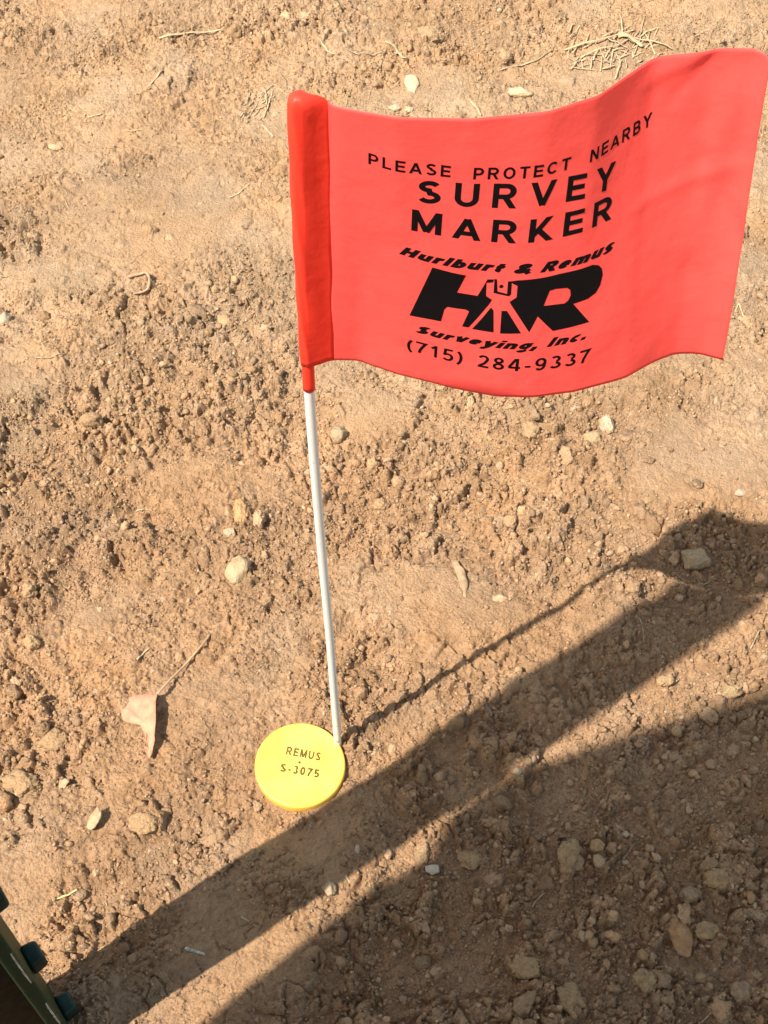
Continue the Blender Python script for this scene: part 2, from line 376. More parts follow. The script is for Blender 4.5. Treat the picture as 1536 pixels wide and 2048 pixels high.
t.b.inputs['Roughness'].default_value = .38; bp = t.n('ShaderNodeBump', Strength=.15, Distance=.0002); t.l(nz.outputs[0], bp.inputs['Height']); t.l(bp.outputs[0], t.b.inputs['Normal'])
M_ROD = t.m
def film(name, col, tr, transl):
    t = NT(name); tc = t.n('ShaderNodeTexCoord'); nz = t.n('ShaderNodeTexNoise', Scale=90.0, Detail=5.0, Roughness=.55); t.l(tc.outputs['Object'], nz.inputs['Vector'])
    c = mix(t, (*col, 1), (col[0], col[1]*1.25, col[2]*1.2, 1), nz.outputs[0])
    t.l(c, t.b.inputs['Base Color']); t.b.inputs['Roughness'].default_value = .42; t.b.inputs['Specular IOR Level'].default_value = .35
    n2 = t.n('ShaderNodeTexNoise', Scale=260.0, Detail=4.0); t.l(tc.outputs['Object'], n2.inputs['Vector'])
    bp = t.n('ShaderNodeBump', Strength=.28, Distance=.0008); t.l(n2.outputs[0], bp.inputs['Height']); t.l(bp.outputs[0], t.b.inputs['Normal'])
    tl = t.n('ShaderNodeBsdfTranslucent'); tl.inputs[0].default_value = (*tr, 1)
    ms = t.n('ShaderNodeMixShader'); ms.inputs[0].default_value = transl
    t.l(t.b.outputs[0], ms.inputs[1]); t.l(tl.outputs[0], ms.inputs[2]); t.l(ms.outputs[0], t.out.inputs[0])
    return t.m
M_FLAG = film('flag_film', (.99, .102, .094), (.95, .10, .06), .25)
M_SLEEVE = film('sleeve_film', (.98, .052, .030), (.95, .06, .03), .22)
M_INK = simple_mat('black_ink', (.004, .003, .004), .7, .1, 900, .05, .12)

flag = empty('survey_flag', Vector((*rodxy(0), 0))*MM)
tag(flag, 'coral red survey flag with black lettering on a thin white rod beside the yellow cap', 'flag')
bm_obj('rod', loft(tube_sections(rod_path, [1.75]*60, 20)), M_ROD, flag)

BOT = [(665, 720), (720, 721), (800, 750), (900, 775), (1000, 792), (1060, 795), (1150, 783), (1250, 755), (1310, 722), (1350, 707), (1400, 708), (1445, 720)]
TOP = [(655, 203), (670, 212), (720, 222), (800, 235), (950, 238), (1100, 222), (1200, 190), (1250, 155), (1310, 115), (1390, 104), (1430, 97), (1515, 98), (1545, 112)]
FH, FL, Z0, Z1 = 98.0, 130.0, 271.0, 369.0
def profile(pts, z):
    P = np.array([at(*p, z)[:2] for p in pts]); L = np.r_[0, np.cumsum(np.hypot(*np.diff(P, axis=0).T))]
    t = np.linspace(0, L[-1], 400); Q = np.stack([np.interp(t, L, P[:, k]) for k in (0, 1)], -1)
    ker = np.exp(-np.linspace(-2, 2, 25)**2); ker /= ker.sum()
    Qp = np.concatenate([2*Q[0]-Q[12:0:-1], Q, 2*Q[-1]-Q[-2:-14:-1]])
    Q = np.stack([np.convolve(Qp[:, k], ker, 'valid') for k in (0, 1)], -1)
    return Q
PB, PT = profile(BOT, Z0), profile(TOP, Z1); UU = np.linspace(0, FL, 400)
def ridge(u, v, a, b, wdt, amp):
    a, b = np.array(a, float), np.array(b, float); d = b-a; L = np.hypot(*d); d /= L
    s = (u-a[0])*d[0]+(v-a[1])*d[1]; q = -(u-a[0])*d[1]+(v-a[1])*d[0]
    e = np.clip(np.minimum(s, L-s)/8+1, 0, 1)
    return amp*np.exp(-(q/wdt)**2)*e
def flag_pt(u, v, lift=0.0):
    u = np.asarray(u, float); v = np.asarray(v, float); uc = np.clip(u, 0, FL)
    b = np.stack([np.interp(uc, UU, PB[:, k]) for k in (0, 1)], -1); tp = np.stack([np.interp(uc, UU, PT[:, k]) for k in (0, 1)], -1)
    wv = np.clip(v/FH, 0, 1)[..., None]; wv = wv*wv*(3-2*wv)*.35+wv*.65; p = b*(1-wv)+tp*wv
    e = .5; b2 = np.stack([np.interp(np.clip(uc+e, 0, FL), UU, (PB*(1-.5)+PT*.5)[:, k])-np.interp(np.clip(uc-e, 0, FL), UU, (PB*.5+PT*.5)[:, k]) for k in (0, 1)], -1)
    b2 /= np.linalg.norm(b2, axis=-1)[..., None]; nrm = np.stack([b2[..., 1], -b2[..., 0]], -1)   # towards the camera
    cr = .5*(ridge(u, v, (97, 58), (124, 64), 2.6, .9)+ridge(u, v, (121, 86), (114, 40), 4.5, 1.5)+ridge(u, v, (116, 66), (128, 44), 3, -.9))
    cr = cr+ridge(u, v, (98, 93), (112, 98), 2.6, .7)+ridge(u, v, (104, 86), (113, 95), 2.4, -.4)+ridge(u, v, (88, 20), (96, 72), 7, .5)
    cr = cr+ridge(u, v, (50, 4), (54, 92), 7, .35)+.25*vnoise(u, v, 16, 5)+.10*vnoise(u, v, 6, 6)
    cr = cr*sstep(0, 10, u)
    p = p+nrm*(cr+lift)[..., None]
    return np.concatenate([p, (Z0+v+0*u)[..., None]], -1)
nu, nv_ = 150, 90
ug, vg = np.meshgrid(np.linspace(0, FL, nu), np.linspace(0, FH, nv_))
rc = 4.0                                       # soft corner at the free top edge
cut = np.clip(ug-(FL-rc), 0, rc); vg2 = np.minimum(vg, FH-(rc-np.sqrt(np.maximum(rc*rc-cut**2, 0))))
A = flag_pt(ug, vg2, .07); B = flag_pt(ug, vg2, -.07)
V = np.concatenate([A.reshape(-1, 3), B.reshape(-1, 3)])*MM; N = nu*nv_
ix = np.arange(N).reshape(nv_, nu); q = np.stack([ix[:-1, :-1], ix[:-1, 1:], ix[1:, 1:], ix[1:, :-1]], -1).reshape(-1, 4)
ring = np.concatenate([ix[0, :], ix[1:, -1], ix[-1, -2::-1], ix[-2:0:-1, 0]]); rn = np.roll(ring, -1)
side = np.stack([ring, ring+N, rn+N, rn], -1)
fme = np_mesh('pennant', V, np.concatenate([q, q[:, ::-1]+N, side]))
pennant = link('pennant', fme, M_FLAG, flag)
# sleeve: film doubled round the rod and seamed at the pennant
def teardrop(z, grow=1.0):
    c = rodxy(z); seam = flag_pt(np.array(0.0), np.array(min(max(z-Z0, 0), FH)))[:2]
    d = seam-c; L = np.hypot(*d); d /= L; nn = np.array([-d[1], d[0]]); r = (2.45+.9*sstep(Z0, Z1, z))*grow; pts = []
    for k in range(24):
        a = math.pi*.42+k/23*(2*math.pi-math.pi*.84)
        pts.append(c+r*(math.cos(a)*d+.9*math.sin(a)*nn))
    for q_, hw in ((.45, 1.5), (.7, .75), (.92, .3), (1.06, .16)): pts.append(c+d*L*q_-nn*hw*grow)
    for q_, hw in ((1.06, .16), (.92, .3), (.7, .75), (.45, 1.5)): pts.append(c+d*L*q_+nn*hw*grow)
    return [(p[0]+.12*math.sin(z*.31+i*.5), p[1]+.12*math.sin(z*.17+i), z) for i, p in enumerate(pts)]
def squeeze(sec, k):
    A = np.array(sec); c = A[:, :2].mean(0); A[:, :2] = c+(A[:, :2]-c)*k; return A
secs = [teardrop(z) for z in np.linspace(Z0, Z1-.5, 50)]
secs += [squeeze(teardrop(Z1+.6), .97), squeeze(teardrop(Z1+1.8), .86), squeeze(teardrop(Z1+2.6), .6), squeeze(teardrop(Z1+2.9), .25)]
sec_tilt = np.array([np.array(s) for s in secs]); sec_tilt[-4:, :, 2] -= np.clip((sec_tilt[-4:, :, 0]-rodxy(Z1)[0])*.12, 0, 1.5)
bm_obj('sleeve', loft(sec_tilt), M_SLEEVE, flag)
zz = np.linspace(258.5, 275, 8); bm_obj('tube', loft(tube_sections([(*rodxy(z), z) for z in zz], [2.0]*8, 20)), M_SLEEVE, flag)

# --- printing: glyphs drawn as thick strokes, cut into strips and laid over the film
def arc(cx, cy, rx, ry, a0, a1, n=14): return [(cx+rx*math.cos(math.radians(a0+(a1-a0)*i/n)), cy+ry*math.sin(math.radians(a0+(a1-a0)*i/n))) for i in range(n+1)]
def glyph(ch, t, low=.74):
    """strokes of a character: width, [polyline...], clip (lo, hi) in cap heights"""
    b = t/2; T = 1-b; x = low; xb = x-b
    def bowl(y0, y1, w): r = (y1-y0)/2; return [(b, y1)]+arc(w-b-r, (y0+y1)/2, r, r, 90, -90)+[(b, y0)]
    stem = [(b, -.1), (b, 1.1)]
    G = {
     ' ': (.34, []), 'L': (.60, [stem, [(0, b), (.60, b)]]), 'T': (.68, [[(0, T), (.68, T)], [(.34, 0), (.34, T)]]),
     'E': (.66, [stem, [(0, b), (.66, b)], [(0, .51), (.61, .51)], [(0, T), (.65, T)]]),
     'P': (.69, [stem, bowl(.44, T, .69)]), 'R': (.76, [stem, bowl(.47, T, .72), [(.36, .50), (.70+b*.2, -.12)]]),
     'B': (.71, [stem, bowl(.51, T, .67), bowl(b, .51, .71)]), 'H': (.76, [stem, [(.76-b, -.1), (.76-b, 1.1)], [(b, .51), (.76-b, .51)]]),
     'A': (.80, [[(b*.75-.035, -.08), (.40, T+.02)], [(.80-b*.75+.035, -.08), (.40, T+.02)], [(.16, .29), (.64, .29)]]),
     'V': (.78, [[(b*.75-.035, 1.08), (.39, b*.6)], [(.78-b*.75+.035, 1.08), (.39, b*.6)]]),
     'Y': (.76, [[(b*.75-.05, 1.08), (.38, .44)], [(.76-b*.75+.05, 1.08), (.38, .44)], [(.38, 0), (.38, .48)]]),
     'M': (.90, [stem, [(.90-b, -.1), (.90-b, 1.1)], [(b*.9-.03, 1.1), (.45, .06)], [(.90-b*.9+.03, 1.1), (.45, .06)]]),
     'N': (.76, [stem, [(.76-b, -.1), (.76-b, 1.1)], [(b*.8-.05, 1.1), (.76-b*.8+.05, -.1)]]),
     'K': (.76, [stem, [(b, .26), (.70-b*.3, 1.08)], [(.28, .52), (.76-b*.6+.04, -.08)]]),
     'U': (.74, [[(b, 1.1), (b, .40)]+arc(.37, .36, .37-b, .36-b, 180, 360)+[(.74-b, .40), (.74-b, 1.1)]]),
     'O': (.82, [arc(.41, .5, .41-b, .5-b, 0, 360, 28)]), '0': (.60, [arc(.30, .5, .30-b, .5-b, 0, 360, 24)]),
     'C': (.78, [arc(.41, .5, .41-b, .5-b, 42, 318, 22)]), 'I': (.22+t*.3, [[(.11+b*.3, -.1), (.11+b*.3, 1.1)]]),
     'S': (.70, [arc(.35, .745, .33-b, .255-b, 22, 265, 14)+arc(.35, .27+0*b, .35-b, .27-b, 85, -160, 14)]),
     '7': (.58, [[(.0, T), (.56-b*.4, T), (.40, .68), (.24, .3), (.19, 0)]]), '1': (.46, [[(.30, 0), (.30, 1.1)], [(.06, .72), (.30, .93)]]),
     '5': (.60, [[(.54, T), (.16, T), (.10+b*.3, .52)]+arc(.29, .32, .31-b, .33-b, 130, -150, 16)]),
     '2': (.60, [arc(.30, .71, .29-b, .29-b, 165, -25, 10)+[(.36, .36), (b, b*1.3)], [(0.02, b), (.59, b)]]),
     '8': (.60, [arc(.30, .745, .26-b, .255-b, 0, 360, 20), arc(.30, .27, .30-b, .27-b, 0, 360, 20)]),
     '4': (.64, [[(.46, 0), (.46, 1.0)], [(.42, 1.05), (.05, .30)], [(.02, .28), (.63, .28)]]),
     '9': (.60, [arc(.30, .66, .30-b, .34-b, 0, 360, 22), [(.60-b, .66), (.58-b, .38)]+arc(.28, .36, .28-b*.8, .36-b, -5, -145, 9)]),
     '3': (.60, [arc(.29, .745, .27-b, .255-b, 150, -80, 12), arc(.29, .27, .31-b, .27-b, 85, -155, 14)]),
     '-': (.36, [[(.03, .37), (.33, .37)]]), '(': (.34, [arc(.52, .40, .46-b, .64, 122, 238, 12)]), ')': (.34, [arc(-.18, .40, .46-b, .64, 58, -58, 12)]),
     'u': (.66, [[(b, x), (b, .32)]+arc(.33, .28, .33-b, .28-b, 180, 360, 10)+[(.66-b, .32), (.66-b, x)], [(.66-b, 0), (.66-b, x)]]),
     'n': (.66, [[(b, 0), (b, x)], [(b, x-.28)]+arc(.33, x-.28, .33-b, .28-b, 180, 0, 10)+[(.66-b, 0)]]),
     'm': (.98, [[(b, 0), (b, x)]]+[[(c, x-.24)]+arc(c+.245-b*.5, x-.24, .245-b*.5, .24-b, 180, 0, 8)+[(c+.49-b, 0)] for c in (b, .49)]),
     'r': (.46, [[(b, 0), (b, x)], arc(.40, x-.36, .40-b, .36-b, 170, 80, 6)]), 'l': (.26, [[(.13, 0), (.13, 1)]]),
     'b': (.66, [[(b, 0), (b, 1)], arc(.33, x/2, .33-b, x/2-b, 0, 360, 20)]), 't': (.44, [[(.19, .95), (.19, .26)]+arc(.36, .26, .17, .26-b, 180, 275, 6), [(0, xb), (.42, xb)]]),
     'e': (.66, [arc(.33, x/2, .33-b, x/2-b, 0, 315, 18), [(.33-.33+b, x/2), (.66-b*.4, x/2)]]), 'c': (.60, [arc(.33, x/2, .33-b, x/2-b, 48, 312, 16)]),
     's': (.58, [arc(.29, x*.73, .28-b, x*.27-b*.55, 20, 262, 10)+arc(.29, x*.27, .29-b, x*.27-b*.55, 82, -160, 10)]),
     'v': (.66, [[(b*.7, x+.02), (.33, b*.5)], [(.66-b*.7, x+.02), (.33, b*.5)]]), 'y': (.66, [[(b*.7, x+.02), (.34, .05)], [(.66-b*.7, x+.02), (.36, .0), (.22, -.24), (.05, -.24)]]),
     'i': (.26, [[(.13, 0), (.13, x)], [(.13, x+.1), (.13, x+.1+t*.7)]]),
     'g': (.66, [arc(.33, x/2+.02, .33-b, x/2-b-.0, 0, 360, 20), [(.66-b, x), (.66-b, -.08)]+arc(.34, -.05, .32-b, .20, 0, -155, 8)]),
     '.': (.26, [[(.13-b, b), (.13+b, b)]]), ',': (.26, [[(.13-b, b), (.13+b, b)], [(.15, b), (.06, -.22)]]),
     '&': (.84, [[(.84, .0), (.22, .66)]+arc(.36, .78, .19, .22-b*.6, 200, -30, 10)+[(.30, .52)]+arc(.32, .27, .32-b, .27-b, 110, 330, 10)+[(.74, .46)]]),
    }
    w_, st_ = G[ch]; clip = ch in 'LEPRBHAVYMNKUI7145' 
    return w_, st_, clip
LIFT = [0]
def text_mesh(body, t=.15, shear=0.0, space=.16, low=.74):
    """returns (bmesh, per stroke lift kept in z); cap height 1"""
    bm = bmesh.new(); x0 = 0
    for ch in body:
        w_, strokes, clip = glyph(ch, t, low); g = bmesh.new()
        for si, P in enumerate(strokes):
            z = .0012*si; P = [Vector(p) for p in P]; P = [p for i, p in enumerate(P) if i == 0 or (p-P[i-1]).length > 1e-5]; closed = (P[0]-P[-1]).length < 1e-6
            Ls, Rs = [], []; n = len(P)
            for i, p in enumerate(P):
                a = P[i-1] if i else (P[-2] if closed else None); c = P[i+1] if i < n-1 else (P[1] if closed else None)
                d1 = (p-a).normalized() if a is not None else None; d2 = (c-p).normalized() if c is not None else None
                d1 = d1 or d2; d2 = d2 or d1; n1 = Vector((-d1.y, d1.x)); n2 = Vector((-d2.y, d2.x)); m = (n1+n2).normalized()
                k = t/2/max(m.dot(n1), .5); Ls.append(g.verts.new((p.x+m.x*k, p.y+m.y*k, z))); Rs.append(g.verts.new((p.x-m.x*k, p.y-m.y*k, z)))
            for i in range(n-1): g.faces.new((Ls[i], Rs[i], Rs[i+1], Ls[i+1]))
        if clip and strokes:
            for co, no in ((0, -1), (1, 1)):
                bmesh.ops.bisect_plane(g, geom=g.verts[:]+g.edges[:]+g.faces[:], dist=1e-6, plane_co=(0, co, 0), plane_no=(0, no, 0), clear_outer=True)
        mp_ = {v: bm.verts.new((x0+v.co.x+shear*v.co.y, v.co.y, v.co.z)) for v in g.verts}
        for f_ in g.faces: bm.faces.new([mp_[v] for v in f_.verts])
        g.free(); x0 += w_+space
    return bm
def add_into(dst, bm, fn, off_dir=(0, -1, 0)):
    """bm in (u,v) mm -> cut and mapped by fn into dst"""
    us = [v.co.x for v in bm.verts]; vs = [v.co.y for v in bm.verts]
    for a0, a1, ax in ((min(us), max(us), Vector((1, 0, 0))), (min(vs), max(vs), Vector((0, 1, 0)))):
        k = math.ceil(a0/1.5)*1.5
        while k < a1:
            bmesh.ops.bisect_plane(bm, geom=bm.verts[:]+bm.edges[:]+bm.faces[:], dist=1e-5, plane_co=ax*k, plane_no=ax); k += 1.5
    P = fn(np.array([v.co.x for v in bm.verts]), np.array([v.co.y for v in bm.verts]))*MM
    zl = [v.co.z for v in bm.verts]; off_ = np.array(off_dir)*MM; P = P+np.array(zl)[:, None]*off_[None]
    nvs = [dst.verts.new(p) for p in P]; bm.verts.index_update()
    for f_ in bm.faces:
        try: dst.faces.new([nvs[v.index] for v in f_.verts])
        except ValueError: pass
    bm.free()
def line(dst, body, u0, u1, bl, bmid, br, cap, **kw):
    bm = text_mesh(body, **kw); xs = [v.co.x for v in bm.verts]; a, b = min(xs), max(xs); um = (u0+u1)/2
    for v in bm.verts:
        u = u0+(v.co.x-a)/(b-a)*(u1-u0); q_ = (u-um)/(u1-u0)*2
        base = bmid+(br-bl)/2*q_+((bl+br)/2-bmid)*q_*q_
        v.co = Vector((u, base+v.co.y*cap, v.co.z*20))
    add_into(dst, bm, lambda u, v: flag_pt(u, v, .14))
def inv(px, py):
    u, v = 60., 50.
    def pr(u, v):
        d = flag_pt(np.array(u), np.array(v))-CM; z = d@FW; return np.array([768+F*(d@RR)/z, 1024+F*(d@DN)/z])
    for _ in range(40):
        p = pr(u, v); J = np.array([pr(u+1, v)-p, pr(u, v+1)-p]).T; d = np.linalg.solve(J, np.array([px, py])-p); u += .7*d[0]; v += .7*d[1]
    return u, v
def U(*p): return inv(*p)
def tline(body, L, M, R, cap, **kw):           # L, M, R: photo px of the baseline's left, middle, right
    a, m, b = U(*L), U(*M), U(*R); ink = bmesh.new(); line(ink, body, a[0], b[0], a[1], m[1], b[1], cap, **kw)
    bm_obj('lettering', ink, M_INK, pennant, False)
tline('PLEASE  PROTECT  NEARBY', (737, 327), (1050, 356), (1303, 250), 3.7, t=.18, space=.28)
tline('SURVEY', (836, 405), (1022, 417), (1227, 374), 7.7, t=.19, space=.42)
tline('MARKER', (822, 460), (1020, 486), (1222, 437), 7.6, t=.19, space=.36)
tline('Hurlburt & Remus', (798, 507), (1020, 546), (1228, 499), 3.3, t=.28, shear=.38, space=.13)
tline('Surveying, Inc.', (831, 664), (1010, 697), (1172, 677), 3.2, t=.28, shear=.38, space=.13)
tline('(715) 284-9337', (814, 698), (1000, 739), (1180, 721), 4.9, t=.16, space=.20)
LOGO = [
 [(865,534),(932,550),(914,584),(955,591),(975,558),(988,558),(986,564),(973,565),(972,591),(984,599),(978,608),(937,654),(924,652),(938,622),(930,618),(895,613),(889,618),(882,642),(819,630)],
 [(989,557),(994,558),(995,582),(1014,587),(1016,562),(1024,562),(1022,588),(1018,592),(987,585)],
 [(999,570),(1004,568),(1008,572),(1003,576),(998,574)],
 [(982,614),(987,620),(987,664),(944,657)],
 [(1003,621),(1014,621),(1042,666),(1000,666)],
 [(1021,562),(1035,560),(1115,548),(1185,529),(1197,530),(1203,536),(1205,548),(1200,569),(1191,585),(1175,597),(1146,607),(1178,643),(1105,661),(1075,632),(1058,664),(1021,607),(1019,603),(1033,594),(1035,571),(1026,567)],
]
HOLE = [(1099,581),(1110,577),(1134,575),(1140,579),(1141,590),(1136,600),(1129,606),(1087,611)]
logo = bmesh.new()
def fill_poly(loops):
    cu = bpy.data.curves.new('p', 'CURVE'); cu.dimensions = '2D'; cu.fill_mode = 'BOTH'
    for lp in loops:
        sp = cu.splines.new('POLY'); sp.points.add(len(lp)-1); sp.use_cyclic_u = True
        for k, p in enumerate(lp): sp.points[k].co = (*inv(*p), 0, 1)
    o = bpy.data.objects.new('p', cu); COL.objects.link(o); dg = bpy.context.evaluated_depsgraph_get()
    me = bpy.data.meshes.new_from_object(o.evaluated_get(dg)); bpy.data.objects.remove(o)
    bm = bmesh.new(); bm.from_mesh(me); return bm
for i, lp in enumerate(LOGO):
    add_into(logo, fill_poly([lp, HOLE] if i == 5 else [lp]), lambda u, v: flag_pt(u, v, .16))
bm_obj('logo', logo, M_INK, pennant, False)

# ------------------------------------------------------------ yellow marker cap
capo = empty('marker_cap', Vector((CAPX, CAPY, 0))*MM)
tag(capo, 'round yellow plastic survey cap set in the soil at the foot of the white rod', 'marker cap')
t = NT('yellow_plastic'); tc = t.n('ShaderNodeTexCoord'); nz = t.n('ShaderNodeTexNoise', Scale=70.0, Detail=5.0); t.l(tc.outputs['Object'], nz.inputs['Vector'])
rp = t.n('ShaderNodeMapRange'); rp.inputs[1].default_value = .3; rp.inputs[2].default_value = .7; t.l(nz.outputs[0], rp.inputs[0])
t.l(mix(t, (.93, .70, .14, 1), (.92, .62, .08, 1), rp.outputs[0]), t.b.inputs['Base Color']); t.b.inputs['Roughness'].default_value = .38
t.b.inputs['Subsurface Weight'].default_value = .25; t.b.inputs['Subsurface Radius'].default_value = (.004, .002, .0005); t.b.inputs['Subsurface Scale'].default_value = 1.0
gr = t.n('ShaderNodeTexNoise', Scale=420.0, Detail=8.0, Roughness=.7); t.l(tc.outputs['Object'], gr.inputs['Vector'])
gm_ = t.n('ShaderNodeMapRange'); gm_.inputs[1].default_value = .62; gm_.inputs[2].default_value = .72; gm_.inputs[4].default_value = .7; t.l(gr.outputs[0], gm_.inputs[0])
src_ = t.b.inputs['Base Color'].links[0].from_socket; t.l(mix(t, src_, (.40, .26, .12, 1), gm_.outputs[0]), t.b.inputs['Base Color'])
n2 = t.n('ShaderNodeTexNoise', Scale=500.0, Detail=4.0); t.l(tc.outputs['Object'], n2.inputs['Vector'])
bp = t.n('ShaderNodeBump', Strength=.12, Distance=.0003); t.l(n2.outputs[0], bp.inputs['Height']); t.l(bp.outputs[0], t.b.inputs['Normal'])
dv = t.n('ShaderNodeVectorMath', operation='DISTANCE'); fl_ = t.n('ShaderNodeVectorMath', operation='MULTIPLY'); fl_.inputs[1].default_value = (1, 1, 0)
t.l(tc.outputs['Object'], fl_.inputs[0]); t.l(fl_.outputs[0], dv.inputs[0]); dv.inputs[1].default_value = (CAPX*MM, CAPY*MM, 0)   # orange shading of the translucent rim painted into its colour
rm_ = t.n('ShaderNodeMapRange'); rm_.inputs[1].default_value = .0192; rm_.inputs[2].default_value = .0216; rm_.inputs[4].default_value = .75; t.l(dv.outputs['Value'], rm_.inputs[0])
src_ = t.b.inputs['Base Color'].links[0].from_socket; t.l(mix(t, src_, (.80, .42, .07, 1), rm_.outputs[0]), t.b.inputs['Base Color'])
M_YEL = t.m
tx, ty = -.035, .035                           # the cap leans a little up to the right
def cap_pt(x, y, z):                           # local mm -> world mm
    return np.stack([CAPX+x, CAPY+y, 3.2+z+tx*x+ty*y+0*x], -1)
PR = [(0, 0), (8, 0), (15, .02), (19.2, .05), (19.8, .22), (20.3, .3), (20.9, .1), (21.2, -.5), (21.25, -1.2), (21.3, -6.5), (20.8, -7.5), (19, -7.6), (0, -7.6)]
K = 72; secs = []
for r, z in PR:
    th = np.arange(K)*2*math.pi/K; secs.append(cap_pt(max(r, .01)*np.cos(th), max(r, .01)*np.sin(th), z*np.ones(K)))
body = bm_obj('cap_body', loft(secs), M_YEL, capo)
def cap_xy(px, py):
    z = 3.2
    for _ in range(5): p = at(px, py, z); z = 3.2+tx*(p[0]-CAPX)+ty*(p[1]-CAPY)
    return np.array([p[0]-CAPX, p[1]-CAPY])
M_STAMP = simple_mat('stamped_ink', (.16, .11, .03), .6, .3, 900, .1)
st = bmesh.new()
def cap_line(body, L, R, cap):
    a, b = cap_xy(*L), cap_xy(*R); d = b-a; W = np.hypot(*d); d /= W; n = np.array([-d[1], d[0]])
    bm = text_mesh(body, t=.22, space=.20); xs = [v.co.x for v in bm.verts]; x0, x1 = min(xs), max(xs)
    for v in bm.verts:
        p = a+d*(v.co.x-x0)/(x1-x0)*W+n*v.co.y*cap; v.co = Vector((p[0], p[1], v.co.z*20))
    add_into(st, bm, lambda u, v: cap_pt(u, v, .06+0*u), (0, 0, 1))
cap_line('REMUS', (571, 1509), (640, 1522), 4.2); cap_line('S-3075', (559, 1543), (637, 1556), 4.2)
dc = cap_xy(599, 1525); bmd = bmesh.new(); bmesh.ops.create_circle(bmd, cap_ends=True, segments=12, radius=.7, matrix=Matrix.Translation((dc[0], dc[1], 0)))
add_into(st, bmd, lambda u, v: cap_pt(u, v, .06+0*u))
bm_obj('stamped_lettering', st, M_STAMP, body, False)

# ------------------------------------------------------------ green studded steel post at the bottom left
tv = np.array([math.sin(SUN_AZ), math.cos(SUN_AZ)]); nv2 = np.array([tv[1], -tv[0]])
def post_line(p, px, py):                      # point with across-sun offset p whose vertical passes photo px
    lo, hi = -80., 60.
    def err(a):
        P = a*tv+p*nv2; r = ray(px, py); s = P[0]/r[0]; return (CM+r*s)[1]-P[1]
    for _ in range(60):
        m = (lo+hi)/2
        if (err(lo) > 0) == (err(m) > 0): lo = m
        else: hi = m
    return m*tv+p*nv2
Pn, Pf = post_line(-190, 99, 2006), post_line(-226, 99, 1974)
print('post', Pn, Pf)
M_POST = simple_mat('green_post_paint', (.013, .038, .020), .6, .35, 120, .35, .12, .0005, (.030, .034, .014))
M_STUD = simple_mat('teal_stud_paint', (.011, .038, .034), .5, .3, 150, .3, .25)
M_EDGE = simple_mat('pale_edge_mat', (.62, .60, .50), .45, .3, 400, .3, .5)
M_WEB = simple_mat('dark_brown_web', (.030, .022, .012), .7, .4, 150, .4, .2)  # web darker and browner than the flange
post = empty('fence_post', Vector(((Pn[0]+Pf[0])/2, (Pn[1]+Pf[1])/2, 0))*MM)
tag(post, 'dark green steel fence post with square teal studs at the bottom left corner', 'post')
e = (Pn-Pf)/np.linalg.norm(Pn-Pf); fn = np.array([-e[1], e[0]])
if fn@tv < 0: fn = -fn
def prism(pts2, z0, z1, bev=.6, top2=None):
    bm = bmesh.new(); vb = [bm.verts.new((p[0]*MM, p[1]*MM, z0*MM)) for p in pts2]; f_ = bm.faces.new(vb)
    ex = bmesh.ops.extrude_face_region(bm, geom=[f_]); bmesh.ops.translate(bm, verts=[v for v in ex['geom'] if isinstance(v, bmesh.types.BMVert)], vec=(0, 0, (z1-z0)*MM))
    if top2 is not None:
        for v in bm.verts:
            if v.co.z > .3: v.co.z = (z1+(top2-z1)*min(1, max(0, (Vector((v.co.x, v.co.y))/MM-Vector(pts2[0])).length/(Vector(pts2[-1])-Vector(pts2[0])).length)))*MM
    bmesh.ops.recalc_face_normals(bm, faces=bm.faces)
    if bev: bmesh.ops.bevel(bm, geom=bm.edges[:], offset=bev*MM, segments=3, affect='EDGES', profile=.6)
    return bm
TH_ = 5.6
bm_obj('flange', prism([Pn, Pn-fn*TH_, Pf-fn*TH_, Pf], -60, 607, 1.3, 555), M_POST, post)  # unseen top cut aslant so its shadow joins the flag's shadow
mid = (Pn+Pf)/2-fn*TH_
bm_obj('web', prism([mid+e*2.5-fn*.05, mid+e*2.0-fn*34, mid-e*2.0-fn*34, mid-e*2.5-fn*.05], -60, 545, .6), M_WEB, post)
def line_z(P, px, py):                         # height on the vertical through P nearest photo row py
    best = min(range(-40, 400), key=lambda z: abs(1024+F*((np.array([P[0], P[1], z])-CM)@DN)/((np.array([P[0], P[1], z])-CM)@FW)-py)); return best
pm = (Pn+Pf)/2
z1_, z2_ = line_z(pm+fn*3, 0, 2012), line_z(pm+fn*3, 0, 1913); print('studs', z1_, z2_); sp_ = z2_-z1_
for k in range(-1, int((540-z1_)/sp_)):
    z = z1_+k*sp_; c0 = pm+fn*.02
    hw = 5.0; pts = [c0+e*hw, c0+e*hw*.8+fn*6.4, c0-e*hw*.8+fn*6.4, c0-e*hw]
    bm_obj('stud', prism(pts, z-5, z+5, 1.6), M_STUD, post)
rs = np.random.RandomState(4)                  # pale streaks along the near corner in two places
def edge_streak(za, zb_, wmm):
    wr = bmesh.new(); n = 16; vv = []
    for i in range(n+1):
        z = za+(zb_-za)*i/n; w_ = wmm*math.sin(math.pi*(i+.3)/(n+.6))*(.4+.8*rs.rand())
        vv.append([wr.verts.new(Vector((*q_, z))*MM) for q_ in (Pn-fn*(1.3+w_)+e*.03, Pn-fn*1.1+e*.06, Pn-fn*.42-e*.38+e*.06+fn*.06)])
    for i in range(n):
        for j in range(2): wr.faces.new((vv[i][j], vv[i][j+1], vv[i+1][j+1], vv[i+1][j]))
    bm_obj('pale_edge', wr, M_EDGE, post)
edge_streak(line_z(Pn, 0, 2044), line_z(Pn, 0, 2003), .45); edge_streak(line_z(Pn, 0, 1962), line_z(Pn, 0, 1903), .35)

M_STONE = soil_mat('stone_mat', .8)
